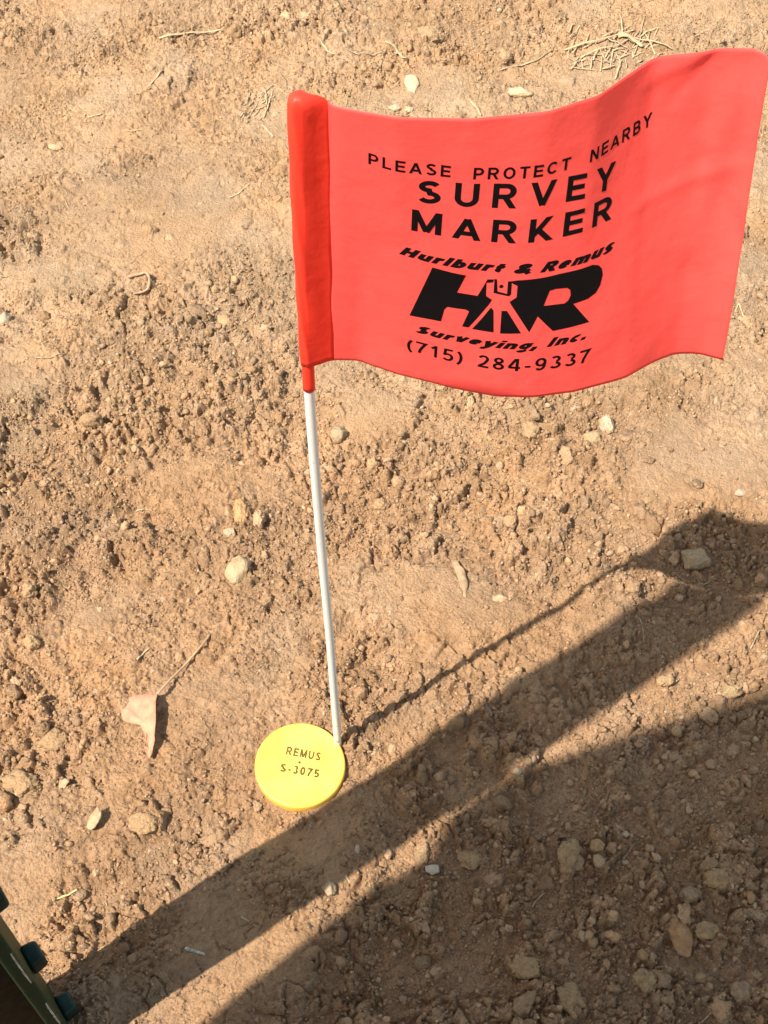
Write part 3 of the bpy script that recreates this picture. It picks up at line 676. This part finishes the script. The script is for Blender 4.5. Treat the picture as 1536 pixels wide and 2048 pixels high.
# ------------------------------------------------------------ stones, each a thing of its own
def stone(px, py, wpx, hpx, col, label, name='stone', rot=0., tall=.55, seed=1, rough=.05, sink=.3, cat='stone', bump=.35, spec=.2, angular=.5):
    p = hit(px, py+hpx*.1); k = pxmm(px, py); a = wpx/k/2; b = max(hpx/k/2/.88, 1.0); hgt = min(a, b)*2*tall/1.6
    rs = np.random.RandomState(seed*7+3); V, Fc = ico(4)
    d = np.ones(len(V))
    for _ in range(14):
        n = rs.randn(3); n /= np.linalg.norm(n); kk = 1-.38*angular*(.5+rs.rand()); q_ = V@n
        d = np.where(q_ > kk, np.minimum(d, (kk/np.maximum(q_, 1e-3))**.97), d)
    V = V*d[:, None]; of = Vector(rs.rand(3)*50); clod = cat != 'stone'
    am = (.24 if clod else .085)+rough*.6
    nn = np.array([noise.fractal(Vector(p)*1.7+of, .7, 2.1, 4)+.55*noise.fractal(Vector(p)*(7 if clod else 5)+of, .6, 2.2, 3) for p in V])
    if clod:                                   # crumbs baked onto the clod
        nn = nn+.5*np.array([.5-noise.voronoi(Vector(p)*4.5+of)[0][0] for p in V])
    V = V*(1+am*nn)[:, None]*np.array([a, b, hgt])
    cr, sr = math.cos(math.radians(rot)), math.sin(math.radians(rot)); V = np.stack([V[:, 0]*cr-V[:, 1]*sr, V[:, 0]*sr+V[:, 1]*cr, V[:, 2]], -1)
    zc = float(gz(p[0], p[1]))
    zc = float(np.mean(gz(p[0]+np.array([-a, a, 0, 0, 0])*.6, p[1]+np.array([0, 0, -b, b, 0])*.6)))
    zc = max(zc, float(gz(p[0], p[1])))+hgt*(1-2*sink)
    me = np_mesh(name, V*MM, Fc)
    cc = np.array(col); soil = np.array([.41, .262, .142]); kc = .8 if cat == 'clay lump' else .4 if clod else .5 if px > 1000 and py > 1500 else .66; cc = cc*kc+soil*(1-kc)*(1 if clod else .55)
    v3 = np.array([noise.fractal(Vector(p)*.9+of, .8, 2.0, 4) for p in V/max(a, b)*2.5])[:, None]
    dust = np.clip(.5+v3*.8-(V[:, 2:]/hgt)*.35, 0, 1)   # dust caught on the lower sides
    set_col(me, cc*(1+.12*v3)*(1-dust)+soil*dust)
    o = link(name, me, M_SOIL if clod else M_STONE); o.location = Vector((p[0], p[1], zc))*MM
    tag(o, label, cat); return o
PALE, TAN, ORG, DK = (.60, .48, .31), (.50, .35, .20), (.60, .36, .17), (.13, .085, .075)
STONES = [
 (478, 1136, 50, 62, PALE, 'large cream oval stone standing alone left of the white rod', 'stone', -25, .6, .045),
 (460, 1064, 27, 26, (.62, .50, .36), 'small cream triangular stone just above the large oval one', 'stone', 20, .5, .05),
 (484, 1022, 34, 66, ORG, 'orange lump of clay above the cream oval stone, the longer of two', 'clay_lump', 5, .6, .10),
 (518, 1038, 26, 34, (.60, .42, .26), 'short peach lump of clay touching the longer orange one on its right', 'clay_lump', 0, .7, .10),
 (1215, 852, 33, 44, (.72, .64, .48), 'white upright stone beneath the lower edge of the flag', 'stone', 10, .9, .06),
 (1257, 872, 40, 30, DK, 'dark purple stone just right of the white upright stone', 'stone', 0, .5, .05),
 (1184, 878, 42, 28, (.54, .40, .23), 'smooth yellowish stone just left of the white upright stone', 'stone', 0, .6, .03),
 (1296, 920, 30, 15, (.22, .13, .10), 'thin reddish brown stone below the dark purple one', 'stone', 0, .6, .05),
 (1394, 968, 28, 22, (.14, .10, .08), 'small dark brown stone on the smooth soil at the right', 'stone', -20, .6, .06),
 (676, 869, 38, 38, (.45, .38, .26), 'olive grey stone on the right of the upper rod', 'stone', 0, .7, .05),
 (1388, 1120, 66, 46, (.42, .36, .25), 'grey rough stone with root hairs lying in the flag shadow', 'stone', 10, .7, .12),
 (1480, 985, 26, 18, (.60, .53, .42), 'pale grey stone near the right edge above the flag shadow', 'stone', 20, .5, .05),
 (660, 1776, 27, 27, (.52, .44, .32), 'greyish pink stone in the sunlit strip below the cap', 'stone', 0, .8, .06),
 (715, 1697, 13, 18, (.55, .52, .45), 'tiny pale grey wedge shaped pebble in the post shadow', 'stone', 0, .7, .05),
 (1035, 1543, 18, 13, (.66, .56, .42), 'round pale pebble on the edge of the large dark shadow', 'stone', 0, .7, .03),
 (1357, 1868, 44, 76, (.46, .23, .11), 'reddish brown stone standing among crumbs at the lower right', 'stone', 12, .8, .06),
 (1412, 1862, 50, 34, (.33, .23, .13), 'blocky brown stone right of the reddish one', 'stone', 0, .7, .08),
 (1380, 1790, 50, 32, (.33, .27, .18), 'olive brown rounded stone above the reddish stone', 'stone', 0, .7, .08),
 (1432, 1755, 50, 34, (.38, .26, .15), 'brown knobbly clod above and right of the reddish stone', 'soil_clod', 0, .7, .12),
 (1136, 1712, 50, 66, (.40, .28, .16), 'tall pointed clod of earth in the large shadow', 'soil_clod', 0, .8, .10),
 (1195, 1690, 34, 24, (.44, .28, .15), 'orange brown pebble right of the tall pointed clod', 'stone', 0, .7, .06),
 (948, 1712, 72, 46, (.42, .28, .16), 'flat wide clod of earth left of the tall pointed clod', 'soil_clod', 20, .45, .06),
 (845, 1705, 30, 56, (.38, .26, .17), 'narrow pinkish clod at the edge of the sunlit strip', 'soil_clod', -15, .6, .08),
 (1050, 1930, 58, 42, (.40, .26, .15), 'rounded brown clod near the bottom edge', 'soil_clod', -10, .6, .06),
 (1140, 1995, 56, 60, (.40, .28, .15), 'large tan clod at the bottom edge right of the rounded one', 'soil_clod', 20, .6, .08),
 (1292, 1960, 52, 40, (.36, .30, .17), 'olive clod below the reddish brown stone', 'soil_clod', 0, .7, .1),
 (1400, 1955, 24, 20, (.55, .38, .20), 'small golden pebble right of the olive clod', 'stone', 0, .7, .06),
 (1480, 1985, 50, 44, (.30, .22, .17), 'grey brown round stone in the lower right corner', 'stone', 0, .8, .08),
 (1505, 1830, 46, 30, (.52, .42, .30), 'pale crumbling clod at the right edge', 'soil_clod', 0, .7, .15),
 (1250, 1668, 16, 12, (.70, .58, .46), 'tiny white pebble in the large shadow', 'stone', 0, .7, .03),
 (1164, 1870, 20, 22, (.58, .46, .32), 'small cream pebble left of the olive clod', 'stone', 0, .8, .08),
 (1052, 1872, 11, 12, (.72, .62, .50), 'tiny cream pebble left of the small cream one', 'stone', 0, .8, .05),
 (12, 640, 30, 32, (.52, .48, .38), 'grey stone cut by the left edge of the photo', 'stone', 0, .7, .09),
 (1040, 186, 54, 26, (.70, .60, .42), 'flat cream stone just above the top edge of the flag', 'stone', -5, .5, .06),
 (790, 216, 26, 15, (.72, .60, .44), 'left one of two white chips peeping over the top of the flag', 'stone', -10, .6, .05),
 (818, 220, 20, 14, (.70, .58, .42), 'right one of two white chips peeping over the top of the flag', 'stone', 20, .6, .05),
 (862, 68, 60, 40, (.44, .33, .22), 'brown clod with a deep hollow beneath it near the top', 'soil_clod', 10, .6, .06),
 (110, 295, 30, 16, (.66, .52, .34), 'pale flat lump on smooth mud at the upper left', 'stone', -20, .5, .08),
 (60, 1180, 34, 30, (.50, .35, .21), 'round tan clod near the left edge', 'soil_clod', 0, .8, .07),
 (65, 1285, 30, 34, (.52, .38, .21), 'yellowish clod below the round tan one', 'soil_clod', 15, .7, .08),
 (45, 1565, 70, 50, (.43, .28, .16), 'wide flat clod at the left edge beside the leaf', 'soil_clod', 0, .45, .05),
 (110, 1480, 60, 44, (.43, .28, .16), 'smooth brown clod left of the leaf tip', 'soil_clod', 30, .45, .05),
 (290, 1640, 60, 44, (.44, .29, .16), 'low rounded clod between the leaf and the post shadow', 'soil_clod', 10, .4, .05),
 (500, 1712, 46, 22, (.34, .22, .13), 'dark crusty clod on the upper edge of the post shadow', 'soil_clod', 20, .7, .12),
 (1330, 1360, 40, 24, (.48, .34, .20), 'tan clod in the sunlit wedge at the right', 'soil_clod', 15, .6, .06),
 (1466, 1380, 46, 26, (.58, .46, .27), 'yellow pale clod on the edge of the large shadow at the right', 'soil_clod', 10, .5, .08),
 (760, 1008, 28, 26, (.50, .33, .19), 'square tan clod right of the middle of the rod', 'soil_clod', 10, .6, .05),
 (1060, 858, 34, 46, (.44, .31, .19), 'brown clod under the middle of the flag beside a crack', 'soil_clod', 0, .8, .08),
]
for i, (px, py, wp, hp, colr, lab, nm, rot, tall, rg) in enumerate(STONES):
    stone(px, py, wp, hp, colr, lab, nm, rot, tall, i+1, rg, {'stone': .32, 'clay_lump': .25}.get(nm, .42), cat='stone' if nm == 'stone' else ('clay lump' if nm == 'clay_lump' else 'clod'))

# ------------------------------------------------------------ straws, roots, chips
M_STRAW = simple_mat('straw', (.56, .43, .26), .6, .2, 250, .3)
M_STRAWG = simple_mat('weathered_straw', (.50, .39, .25), .7, .25, 250, .3)
M_ROOT = simple_mat('root', (.44, .32, .20), .8, .2, 400, .3)
def strand(pts, wpx, mat, label, name='straw', cat='straw', lift=1.0, flat=.32, arch=0., group=None, k=8):
    P = np.array([hit(*p) for p in pts]); Q_ = spline(P, 22); kk = pxmm(*pts[0])*1.35
    t_ = np.linspace(0, 1, 22); g = gz(Q_[:, 0], Q_[:, 1]); r = wpx/kk/2
    g2 = np.maximum.reduce([g, np.r_[g[1:], g[-1]], np.r_[g[0], g[:-1]]])
    Q_[:, 2] = np.maximum(.5*Q_[:, 2]+.5*g2, g2*.8+.2*g2.max())+r*flat*.8+lift*.25+arch*.6*np.sin(math.pi*t_)
    for _ in range(2): Q_[1:-1, 2] = .25*Q_[:-2, 2]+.5*Q_[1:-1, 2]+.25*Q_[2:, 2]
    base = Vector(Q_[0])*MM
    rs = np.random.RandomState(int(abs(Q_[0][0]*13)+abs(Q_[0][1]*7)) % 9999)
    rad = r*(1-.35*t_)*(.9+.2*rs.rand(22)); rad[0] *= .7; rad[-1] *= .5
    bm = loft(tube_sections(Q_-Q_[0], rad, k, flat)); o = bm_obj(name, bm, mat); o.location = base
    tag(o, label, cat, group); return o
ST = [
 ([(318, 79), (360, 73), (400, 70), (448, 62)], 9, M_STRAW, 'long pale twig lying flat near the top left', 'twig', 'twig'),
 ([(640, 80), (650, 96), (656, 106), (668, 111)], 6, M_STRAW, 'short bent straw near the top, left of the splinter'),
 ([(770, 84), (792, 101), (812, 118)], 10, M_STRAW, 'broad pale splinter slanting down above the flag', 'splinter', 'splinter'),
 ([(938, 199), (950, 214), (962, 232)], 8, M_STRAW, 'short thick straw touching the top edge of the flag'),
 ([(524, 250), (535, 262), (547, 275)], 7, M_STRAW, 'short straw just left of the top of the red sleeve'),
 ([(458, 396), (478, 388), (500, 369)], 4, M_STRAW, 'thin straw lying left of the red sleeve'),
 ([(530, 120), (552, 145), (572, 165), (573, 182)], 3, M_ROOT, 'thin bent root above the red sleeve', 'root', 'root'),
 ([(105, 1802), (128, 1793), (156, 1781)], 6, simple_mat('yellow_straw', (.78, .68, .30), .6, .15), 'bright yellow straw above the post at the lower left'),
 ([(370, 1898), (390, 1903), (411, 1910)], 11, simple_mat('grey_splinter', (.66, .58, .50), .7, .3, 600, .5), 'grey wooden splinter lying in the post shadow', 'splinter', 'splinter'),
 ([(482, 1834), (500, 1845)], 6, M_STRAW, 'tiny straw in the post shadow above the splinter'),
 ([(691, 1752), (700, 1765)], 7, M_STRAW, 'tiny straw beside the greyish pink stone'),
 ([(1064, 1815), (1074, 1800), (1090, 1786)], 3, M_STRAWG, 'fine straw across the large shadow left of the crumbs'),
 ([(1245, 1722), (1256, 1706), (1268, 1688)], 3, M_STRAWG, 'fine straw in the large shadow near the tiny white pebble'),
 ([(1402, 2046), (1420, 2028), (1452, 2010)], 4, M_STRAWG, 'fine straw at the bottom edge of the photo'),
 ([(1270, 1231), (1282, 1245), (1286, 1262), (1287, 1280)], 4, M_ROOT, 'thin curved root hanging at the edge of the flag shadow', 'root', 'root'),
 ([(1258, 1214), (1275, 1212), (1288, 1204)], 3, M_ROOT, 'short thin root in the flag shadow above the curved root', 'root', 'root'),
 ([(738, 1375), (740, 1392), (750, 1410)], 3, M_ROOT, 'short thin root right of the lower rod', 'root', 'root'),
 ([(0, 984), (18, 984), (28, 992)], 4, M_STRAWG, 'thin straw at the left edge of the photo'),
 ([(272, 1024), (290, 1020), (303, 1019)], 4, M_STRAW, 'short thin straw lying left of the clay lumps'),
 ([(274, 1320), (288, 1307), (302, 1297)], 5, M_STRAW, 'thin straw lying above the dry leaf'),
 ([(48, 712), (70, 716), (100, 718), (132, 712)], 4, M_STRAWG, 'long thin straw on the soil at the left'),
 ([(0, 552), (20, 554), (42, 560)], 4, M_STRAWG, 'thin straw above the grey stone at the left edge'),
 ([(892, 1072), (905, 1082), (920, 1088)], 3, M_STRAWG, 'fine straw among crumbs right of the rod'),
 ([(250, 262), (270, 264), (284, 262)], 4, M_STRAW, 'short straw on smooth mud at the upper left'),
 ([(304, 120), (318, 132), (326, 140)], 3, M_STRAW, 'thin straw below the long pale twig'),
 ([(326, 140), (312, 158), (290, 182)], 6, M_STRAWG, 'weathered stalk leading down from the thin straw below the twig', 'twig', 'twig'),
 ([(176, 236), (190, 232), (204, 228)], 7, M_STRAW, 'broad straw chip left of the smooth mud hollow'),
 ([(710, 140), (703, 175), (690, 218)], 3, M_ROOT, 'left one of two thin roots hanging down above the flag', 'root', 'root'),
 ([(766, 120), (752, 150), (735, 205)], 3, M_ROOT, 'right one of two thin roots hanging down above the flag', 'root', 'root'),
 ([(690, 100), (730, 108), (770, 112)], 4, M_STRAWG, 'straw crossing above the two thin roots'),
 ([(1043, 90), (1046, 110), (1036, 130)], 3, M_ROOT, 'dark thin root above the cream flat stone', 'root', 'root'),
 ([(1000, 143), (1040, 134), (1075, 122), (1110, 92)], 5, M_STRAWG, 'long straw leading left out of the straw heap'),
 ([(1490, 640), (1478, 605), (1470, 625)], 5, M_STRAW, 'bent straw showing right of the flag'),
 ([(1500, 1300), (1518, 1262), (1536, 1262)], 4, M_STRAWG, 'thin root at the right edge in the sunlit wedge'),
 ([(1380, 1165), (1366, 1160), (1352, 1148)], 3, M_STRAW, 'left one of the pale root hairs under the grey rough stone', 'root', 'root'),
 ([(1420, 1163), (1405, 1170), (1392, 1158)], 3, M_STRAW, 'right one of the pale root hairs under the grey rough stone', 'root', 'root'),
]
for a in ST: strand(a[0], a[1], a[2], a[3], a[4] if len(a) > 4 else 'straw', a[5] if len(a) > 5 else 'straw')
# heap of cut straw at the top right
rs = np.random.RandomState(12)
HEAP = [([(1128, 108), (1160, 96), (1205, 84), (1270, 64)], 7, 'longest blade of the straw heap'),
        ([(1160, 118), (1195, 104), (1232, 98), (1262, 78)], 5, 'second long blade of the straw heap'),
        ([(1236, 78), (1262, 84), (1284, 98)], 17, 'broad white blade in the middle of the straw heap'),
        ([(1262, 78), (1300, 88), (1345, 102)], 6, 'blade reaching right out of the straw heap'),
        ([(1230, 160), (1240, 130), (1232, 110)], 5, 'blade hanging down towards the flag from the straw heap'),
        ([(1310, 112), (1300, 92), (1290, 70)], 5, 'blade standing at the right end of the straw heap')]
for pts, wd, lab in HEAP: strand(pts, wd, M_STRAW, lab, lift=4, arch=2, group='blades of the straw heap')
for i in range(70):
    x0, y0 = 1135+175*rs.rand(), 70+75*rs.rand(); an = rs.normal(-.45, .8); L = 12+38*rs.rand()**1.5
    strand([(x0, y0), (x0+L*.5*math.cos(an), y0+L*.5*math.sin(an)+rs.normal(0, .7)), (x0+L*math.cos(an), y0+L*math.sin(an))], 2.5+2.5*rs.rand(), (M_STRAW, M_STRAWG)[i % 2],
           'short pale straw in the heap above the upper right of the flag', group='short straws in the heap at the top right', lift=2+3*rs.rand(), arch=1)
for i in range(22):
    x0, y0 = 478+62*rs.rand(), 180+65*rs.rand(); an = rs.normal(-1.0, .5); L = 10+22*rs.rand()
    strand([(x0, y0), (x0+L*.5*math.cos(an)+2, y0+L*.5*math.sin(an)), (x0+L*math.cos(an), y0+L*math.sin(an))], 2.5+2*rs.rand(), (M_STRAW, M_STRAWG)[i % 2],
           'thin straw in the small tuft left of the top of the sleeve', group='straws in the small tuft', lift=1.5)
for i in range(120):                           # strewn bits
    x0, y0 = 1536*rs.rand(), 15+2000*rs.rand()**1.6; an = rs.rand()*6.3; L = 6+15*rs.rand()
    strand([(x0, y0), (x0+L*.5*math.cos(an)+rs.normal(0, 1.5), y0+L*.5*math.sin(an)*.7), (x0+L*math.cos(an), y0+L*math.sin(an)*.7)], 1.6+2.0*rs.rand(), (M_STRAW, M_STRAWG, M_ROOT)[i % 3],
           'tiny scrap of straw strewn on bare soil', 'straw_scrap', group='tiny straw scraps strewn over the soil', lift=.5, k=6)
# clay worm cast hook
strand([(256, 558), (274, 553), (290, 551), (299, 556), (300, 572), (297, 586), (286, 592), (268, 594)], 9, simple_mat('clay_hook_mat', (.46, .29, .19), .9, .15, 500, .5), 'hook shaped clay coil on the smooth soil at the left', 'clay_coil', 'clay coil', flat=.8)

# ------------------------------------------------------------ dry leaf and flakes
def plate(pts, zs, mat, name, label, cat, thick=.25, parent=None, sub=2):
    """thin curved solid: photo px outline with heights above the soil"""
    P = []
    H0_ = [float(gz(*at(px+dx, py+dy)[:2])) for px, py in pts for dx in (-6, 0, 6) for dy in (-6, 0, 6)]; h0 = float(np.percentile(H0_, 60))
    for (px, py), z in zip(pts, zs): P.append(at(px, py, h0+z))
    P = np.array(P); c = P.mean(0); n = len(P)
    bm = bmesh.new(); vs = [bm.verts.new(Vector(p-c)*MM) for p in P]; cv = bm.verts.new((0, 0, .4*MM))
    for i in range(n): bm.faces.new((vs[i], vs[(i+1) % n], cv))
    bmesh.ops.subdivide_edges(bm, edges=bm.edges[:], cuts=3, use_grid_fill=True)
    for v in bm.verts:
        q_ = v.co/MM; v.co.z += MM*(.55*noise.noise(Vector((q_.x*.35, q_.y*.35, 3)))+.3*noise.noise(Vector((q_.x*.9, q_.y*.9, 9))))*2
        v.co.x += .35*MM*noise.noise(Vector((q_.x*1.3, q_.y*1.3, 1))); v.co.y += .35*MM*noise.noise(Vector((q_.x*1.3, q_.y*1.3, 5)))
    bmesh.ops.recalc_face_normals(bm, faces=bm.faces)
    bmesh.ops.solidify(bm, geom=bm.faces[:], thickness=thick*MM)
    o = bm_obj(name, bm, mat); o.location = Vector(c)*MM; tag(o, label, cat); return o
M_LEAF = simple_mat('dry_leaf_mat', (.46, .20, .125), .65, .18, 260, .6, .2, .0010, (.54, .30, .19))
LP = [(314, 1386), (300, 1387), (270, 1391), (246, 1395), (240, 1416), (246, 1440), (262, 1446), (280, 1450), (290, 1470), (301, 1486), (294, 1503), (299, 1520), (304, 1505), (309, 1480), (311, 1440), (311, 1403)]
LZ = [6, 5, 3, 1.5, 1, 1.5, 2.5, 3, 2.5, 2, 1, .5, 2, 5.5, 7.5, 8]
leaf = plate(LP, LZ, M_LEAF, 'dry_leaf', 'curled dry peach coloured leaf with a long stalk, left of the yellow cap', 'leaf')
lp_ = Vector(leaf.location); lz_ = lp_.z/MM; ptsl = [at(314, 1388, lz_+3.0), at(338, 1362, lz_+2.2), at(370, 1330, hit(370, 1330)[2]+3), at(400, 1295, hit(400, 1295)[2]+1.5), at(421, 1268, hit(421, 1268)[2]+.4)]
sb = bm_obj('leaf_stalk', loft(tube_sections(spline(ptsl, 20), np.linspace(.75, .5, 20), 8)), simple_mat('leaf_stalk_mat', (.44, .29, .18), .7), None)
sb.parent = leaf; sb.matrix_parent_inverse = Matrix.Translation(-lp_)
M_FLK = simple_mat('pale_flake', (.50, .34, .20), .75, .2, 400, .4)
plate([(900, 1118), (914, 1120), (928, 1140), (936, 1165), (932, 1195), (925, 1205), (922, 1180), (914, 1150)], [.3, 1.2, 1.8, 1.5, 1, .2, .6, .6], simple_mat('curled_leaf_mat', (.42, .28, .17), .7, .2, 300, .4), 'dry_leaf', 'narrow curled tan leaf between the rod and the flag shadow', 'leaf')
plate([(197, 1614), (204, 1625), (200, 1640), (192, 1655), (182, 1662), (174, 1655), (180, 1632)], [5, 5.5, 5, 3.5, 1, 1, 2.5], M_FLK, 'bark_chip', 'tan chip standing on edge below the leaf at the left', 'chip', .6)
plate([(850, 1733), (876, 1729), (879, 1745), (866, 1750), (852, 1744)], [1, 2, 2.5, 1.5, 1], simple_mat('white_chip_mat', (.52, .43, .33), .75), 'bark_chip', 'white squarish chip in the large shadow near the sunlit strip', 'chip', .6)
plate([(812, 150), (822, 148), (834, 152), (838, 168), (828, 186), (818, 184), (808, 165)], [1, 2, 2.5, 2, 1, .5, 1], simple_mat('orange_leaf_mat', (.66, .44, .28), .7), 'dry_leaf', 'small orange leaf scrap above the top edge of the flag', 'leaf')
plate([(985, 1190), (1005, 1188), (1018, 1196), (1000, 1204), (985, 1200)], [.5, 1, 1, .8, .5], M_FLK, 'bark_chip', 'flat pale flake on the smooth soil right of the narrow curled leaf', 'chip', .4)
plate([(508, 652), (530, 648), (545, 654), (530, 662), (512, 662)], [.5, 1.5, 1.5, .8, .5], M_FLK, 'bark_chip', 'flat tan flake just left of the bottom of the sleeve', 'chip', .5)
plate([(118, 1560), (132, 1556), (140, 1562), (130, 1574), (118, 1580)], [.5, 2.5, 2.8, 1.5, .5], M_FLK, 'bark_chip', 'small tan flake left of the leaf above the standing chip', 'chip', .5)

# ------------------------------------------------------------ the photographer kneeling behind the camera, whose shadow lies over the lower right
def skin(name, chain, edges, mat, parent, vox=.012):
    """tapered limbs between joints, fused into one continuous surface and smoothed"""
    bm = bmesh.new()
    for a, b in edges:
        P, Q_ = Vector(chain[a][:3])*MM, Vector(chain[b][:3])*MM; ra, rb = chain[a][3]*MM, chain[b][3]*MM
        d = Q_-P; M = Matrix.Translation((P+Q_)/2) @ d.to_track_quat('Z', 'Y').to_matrix().to_4x4()
        bmesh.ops.create_cone(bm, cap_ends=True, segments=20, radius1=ra, radius2=rb, depth=d.length, matrix=M)
        for c, r in ((P, ra), (Q_, rb)): bmesh.ops.create_icosphere(bm, subdivisions=3, radius=r, matrix=Matrix.Translation(c))
    me = bpy.data.meshes.new(name); bm.to_mesh(me); bm.free()
    o = bpy.data.objects.new(name, me); COL.objects.link(o); me.materials.append(mat)
    m = o.modifiers.new('fuse', 'REMESH'); m.mode = 'VOXEL'; m.voxel_size = vox; m.use_smooth_shade = True
    m2 = o.modifiers.new('smooth', 'SMOOTH'); m2.iterations = 8; m2.factor = .5
    dg = bpy.context.evaluated_depsgraph_get(); me2 = bpy.data.meshes.new_from_object(o.evaluated_get(dg)); o.modifiers.clear(); o.data = me2; me2.name = name
    me2.polygons.foreach_set('use_smooth', np.ones(len(me2.polygons), dtype=bool))
    if parent: o.parent = parent
    return o
M_SKIN = simple_mat('skin', (.50, .30, .21), .5, .06, 80, .1)
M_JACKET = simple_mat('jacket_cloth', (.05, .06, .09), .85, .2, 200, .4)
M_JEANS = simple_mat('jeans_cloth', (.07, .09, .15), .9, .2, 400, .4)
M_HAIR = simple_mat('hair', (.05, .03, .02), .6, .2, 500, .5)
M_BOOT = simple_mat('boot_leather', (.09, .05, .03), .6, .2, 200, .4)
#            x     y     z    r
BD = [(-190, -400, 470, 125), (-205, -290, 640, 145), (-205, -165, 850, 145), (-190, -110, 1000, 105), (-165, -70, 1105, 52), (-155, -45, 1165, 55), (-150, -30, 1235, 88), (-148, -25, 1300, 70),
      (-324, -123, 1020, 60), (-275, -30, 690, 46), (-115, -28, 640, 30), (-55, -24, 610, 22),
      (-20, -130, 1020, 56), (75, -110, 770, 42), (65, -40, 640, 30), (48, -26, 610, 22),
      (-240, -350, 480, 100), (-233, -24, 545, 58), (-237, -34, 100, 40), (-228, 30, 40, 34),
      (-100, -370, 440, 85), (0, -150, 75, 58), (-20, -500, 60, 42), (-20, -580, 90, 34),
      (-149, 50, 1240, 15), (-149, 66, 1222, 12), (-240, -20, 1245, 13), (-242, -22, 1225, 9), (-58, -20, 1245, 13), (-56, -22, 1225, 9)]
BD = [(b_[0]-(0 if i_ in (10, 11, 14, 15) else 15), b_[1]-(0 if i_ in (10, 11, 14, 15) else 10), *b_[2:]) for i_, b_ in enumerate(BD)]
ED = [(0, 1), (1, 2), (2, 3), (3, 4), (4, 5), (5, 6), (6, 7), (3, 8), (8, 9), (9, 10), (10, 11), (3, 12), (12, 13), (13, 14), (14, 15),
      (0, 16), (16, 17), (17, 18), (18, 19), (0, 20), (20, 21), (21, 22), (22, 23), (24, 25), (26, 27), (28, 29)]
person = skin('person', BD, ED, M_SKIN, None)
tag(person, 'person in dark jacket kneeling behind the camera, casting the large lower right shadow', 'person')
def sub_chain(ids, grow):
    m = {k: i for i, k in enumerate(ids)}
    return [(*BD[k][:3], BD[k][3]+grow) for k in ids], [(m[a], m[b]) for a, b in ED if a in m and b in m]
c_, e_ = sub_chain([0, 1, 2, 3, 8, 9, 10, 12, 13, 14], 16); skin('jacket', c_, e_, M_JACKET, person)
c_, e_ = sub_chain([0, 16, 17, 18, 20, 21, 22], 12); skin('trousers', c_, e_, M_JEANS, person)
skin('boot', [(-232, -60, 60, 46), (-232, -20, 42, 44), (-228, 45, 36, 42), (-226, 85, 28, 34)], [(0, 1), (1, 2), (2, 3)], M_BOOT, person, .006)
skin('boot', [(-20, -500, 60, 48), (-20, -545, 70, 46), (-20, -590, 60, 44), (-20, -600, 20, 36)], [(0, 1), (1, 2), (2, 3)], M_BOOT, person, .006)
skin('hair', [(-148, -58, 1215, 70), (-147, -48, 1275, 84), (-146, -34, 1318, 76)], [(0, 1), (1, 2)], M_HAIR, person)
M_EYE, M_LIP = simple_mat('eye', (.03, .02, .015), .2, .1, 50, 0), simple_mat('lip', (.42, .18, .15), .5, .1, 80, .1)
for ex in (-188, -140):
    skin('eye', [(ex, 44, 1252, 8), (ex+3, 44, 1252, 8)], [(0, 1)], M_EYE, person, .002)
skin('mouth', [(-180, 50, 1192, 5), (-163, 56, 1190, 6), (-146, 50, 1192, 5)], [(0, 1), (1, 2)], M_LIP, person, .002)
for sx, cx in ((1, -48), (-1, 44)):            # fingers closed round the phone
    for k in range(4):
        z = 622-17*k; y = -22+k*4
        skin('finger', [(cx, -34+k*4, z, 9), (cx+sx*10*-1, -20+k*4, z, 8.5), (cx+sx*2, -9+k*3, z-2, 8), (cx+sx*16, -9+k*3, z-4, 7)], [(0, 1), (1, 2), (2, 3)], M_SKIN, person, .003)
    skin('thumb', [(cx, -36, 600, 11), (cx+sx*14, -44, 606, 10), (cx+sx*30, -42, 614, 8.5)], [(0, 1), (1, 2)], M_SKIN, person, .003)
ph = bmesh.new(); bmesh.ops.create_cube(ph, size=1); bmesh.ops.scale(ph, vec=(.076, .152, .0085), verts=ph.verts); bmesh.ops.bevel(ph, geom=ph.edges[:], offset=.003, segments=3, affect='EDGES')
pho = bm_obj('phone', ph, simple_mat('phone_glass', (.02, .02, .022), .15, .05, 50, 0., .5)); pho.rotation_euler = cam.rotation_euler
pho.location = cam.location-Vector((0, C_, -S_))*.012+Vector((.0, -S_, -C_))*.04*-1
tag(pho, 'black phone held up in both hands of the kneeling person, camera side down', 'phone')
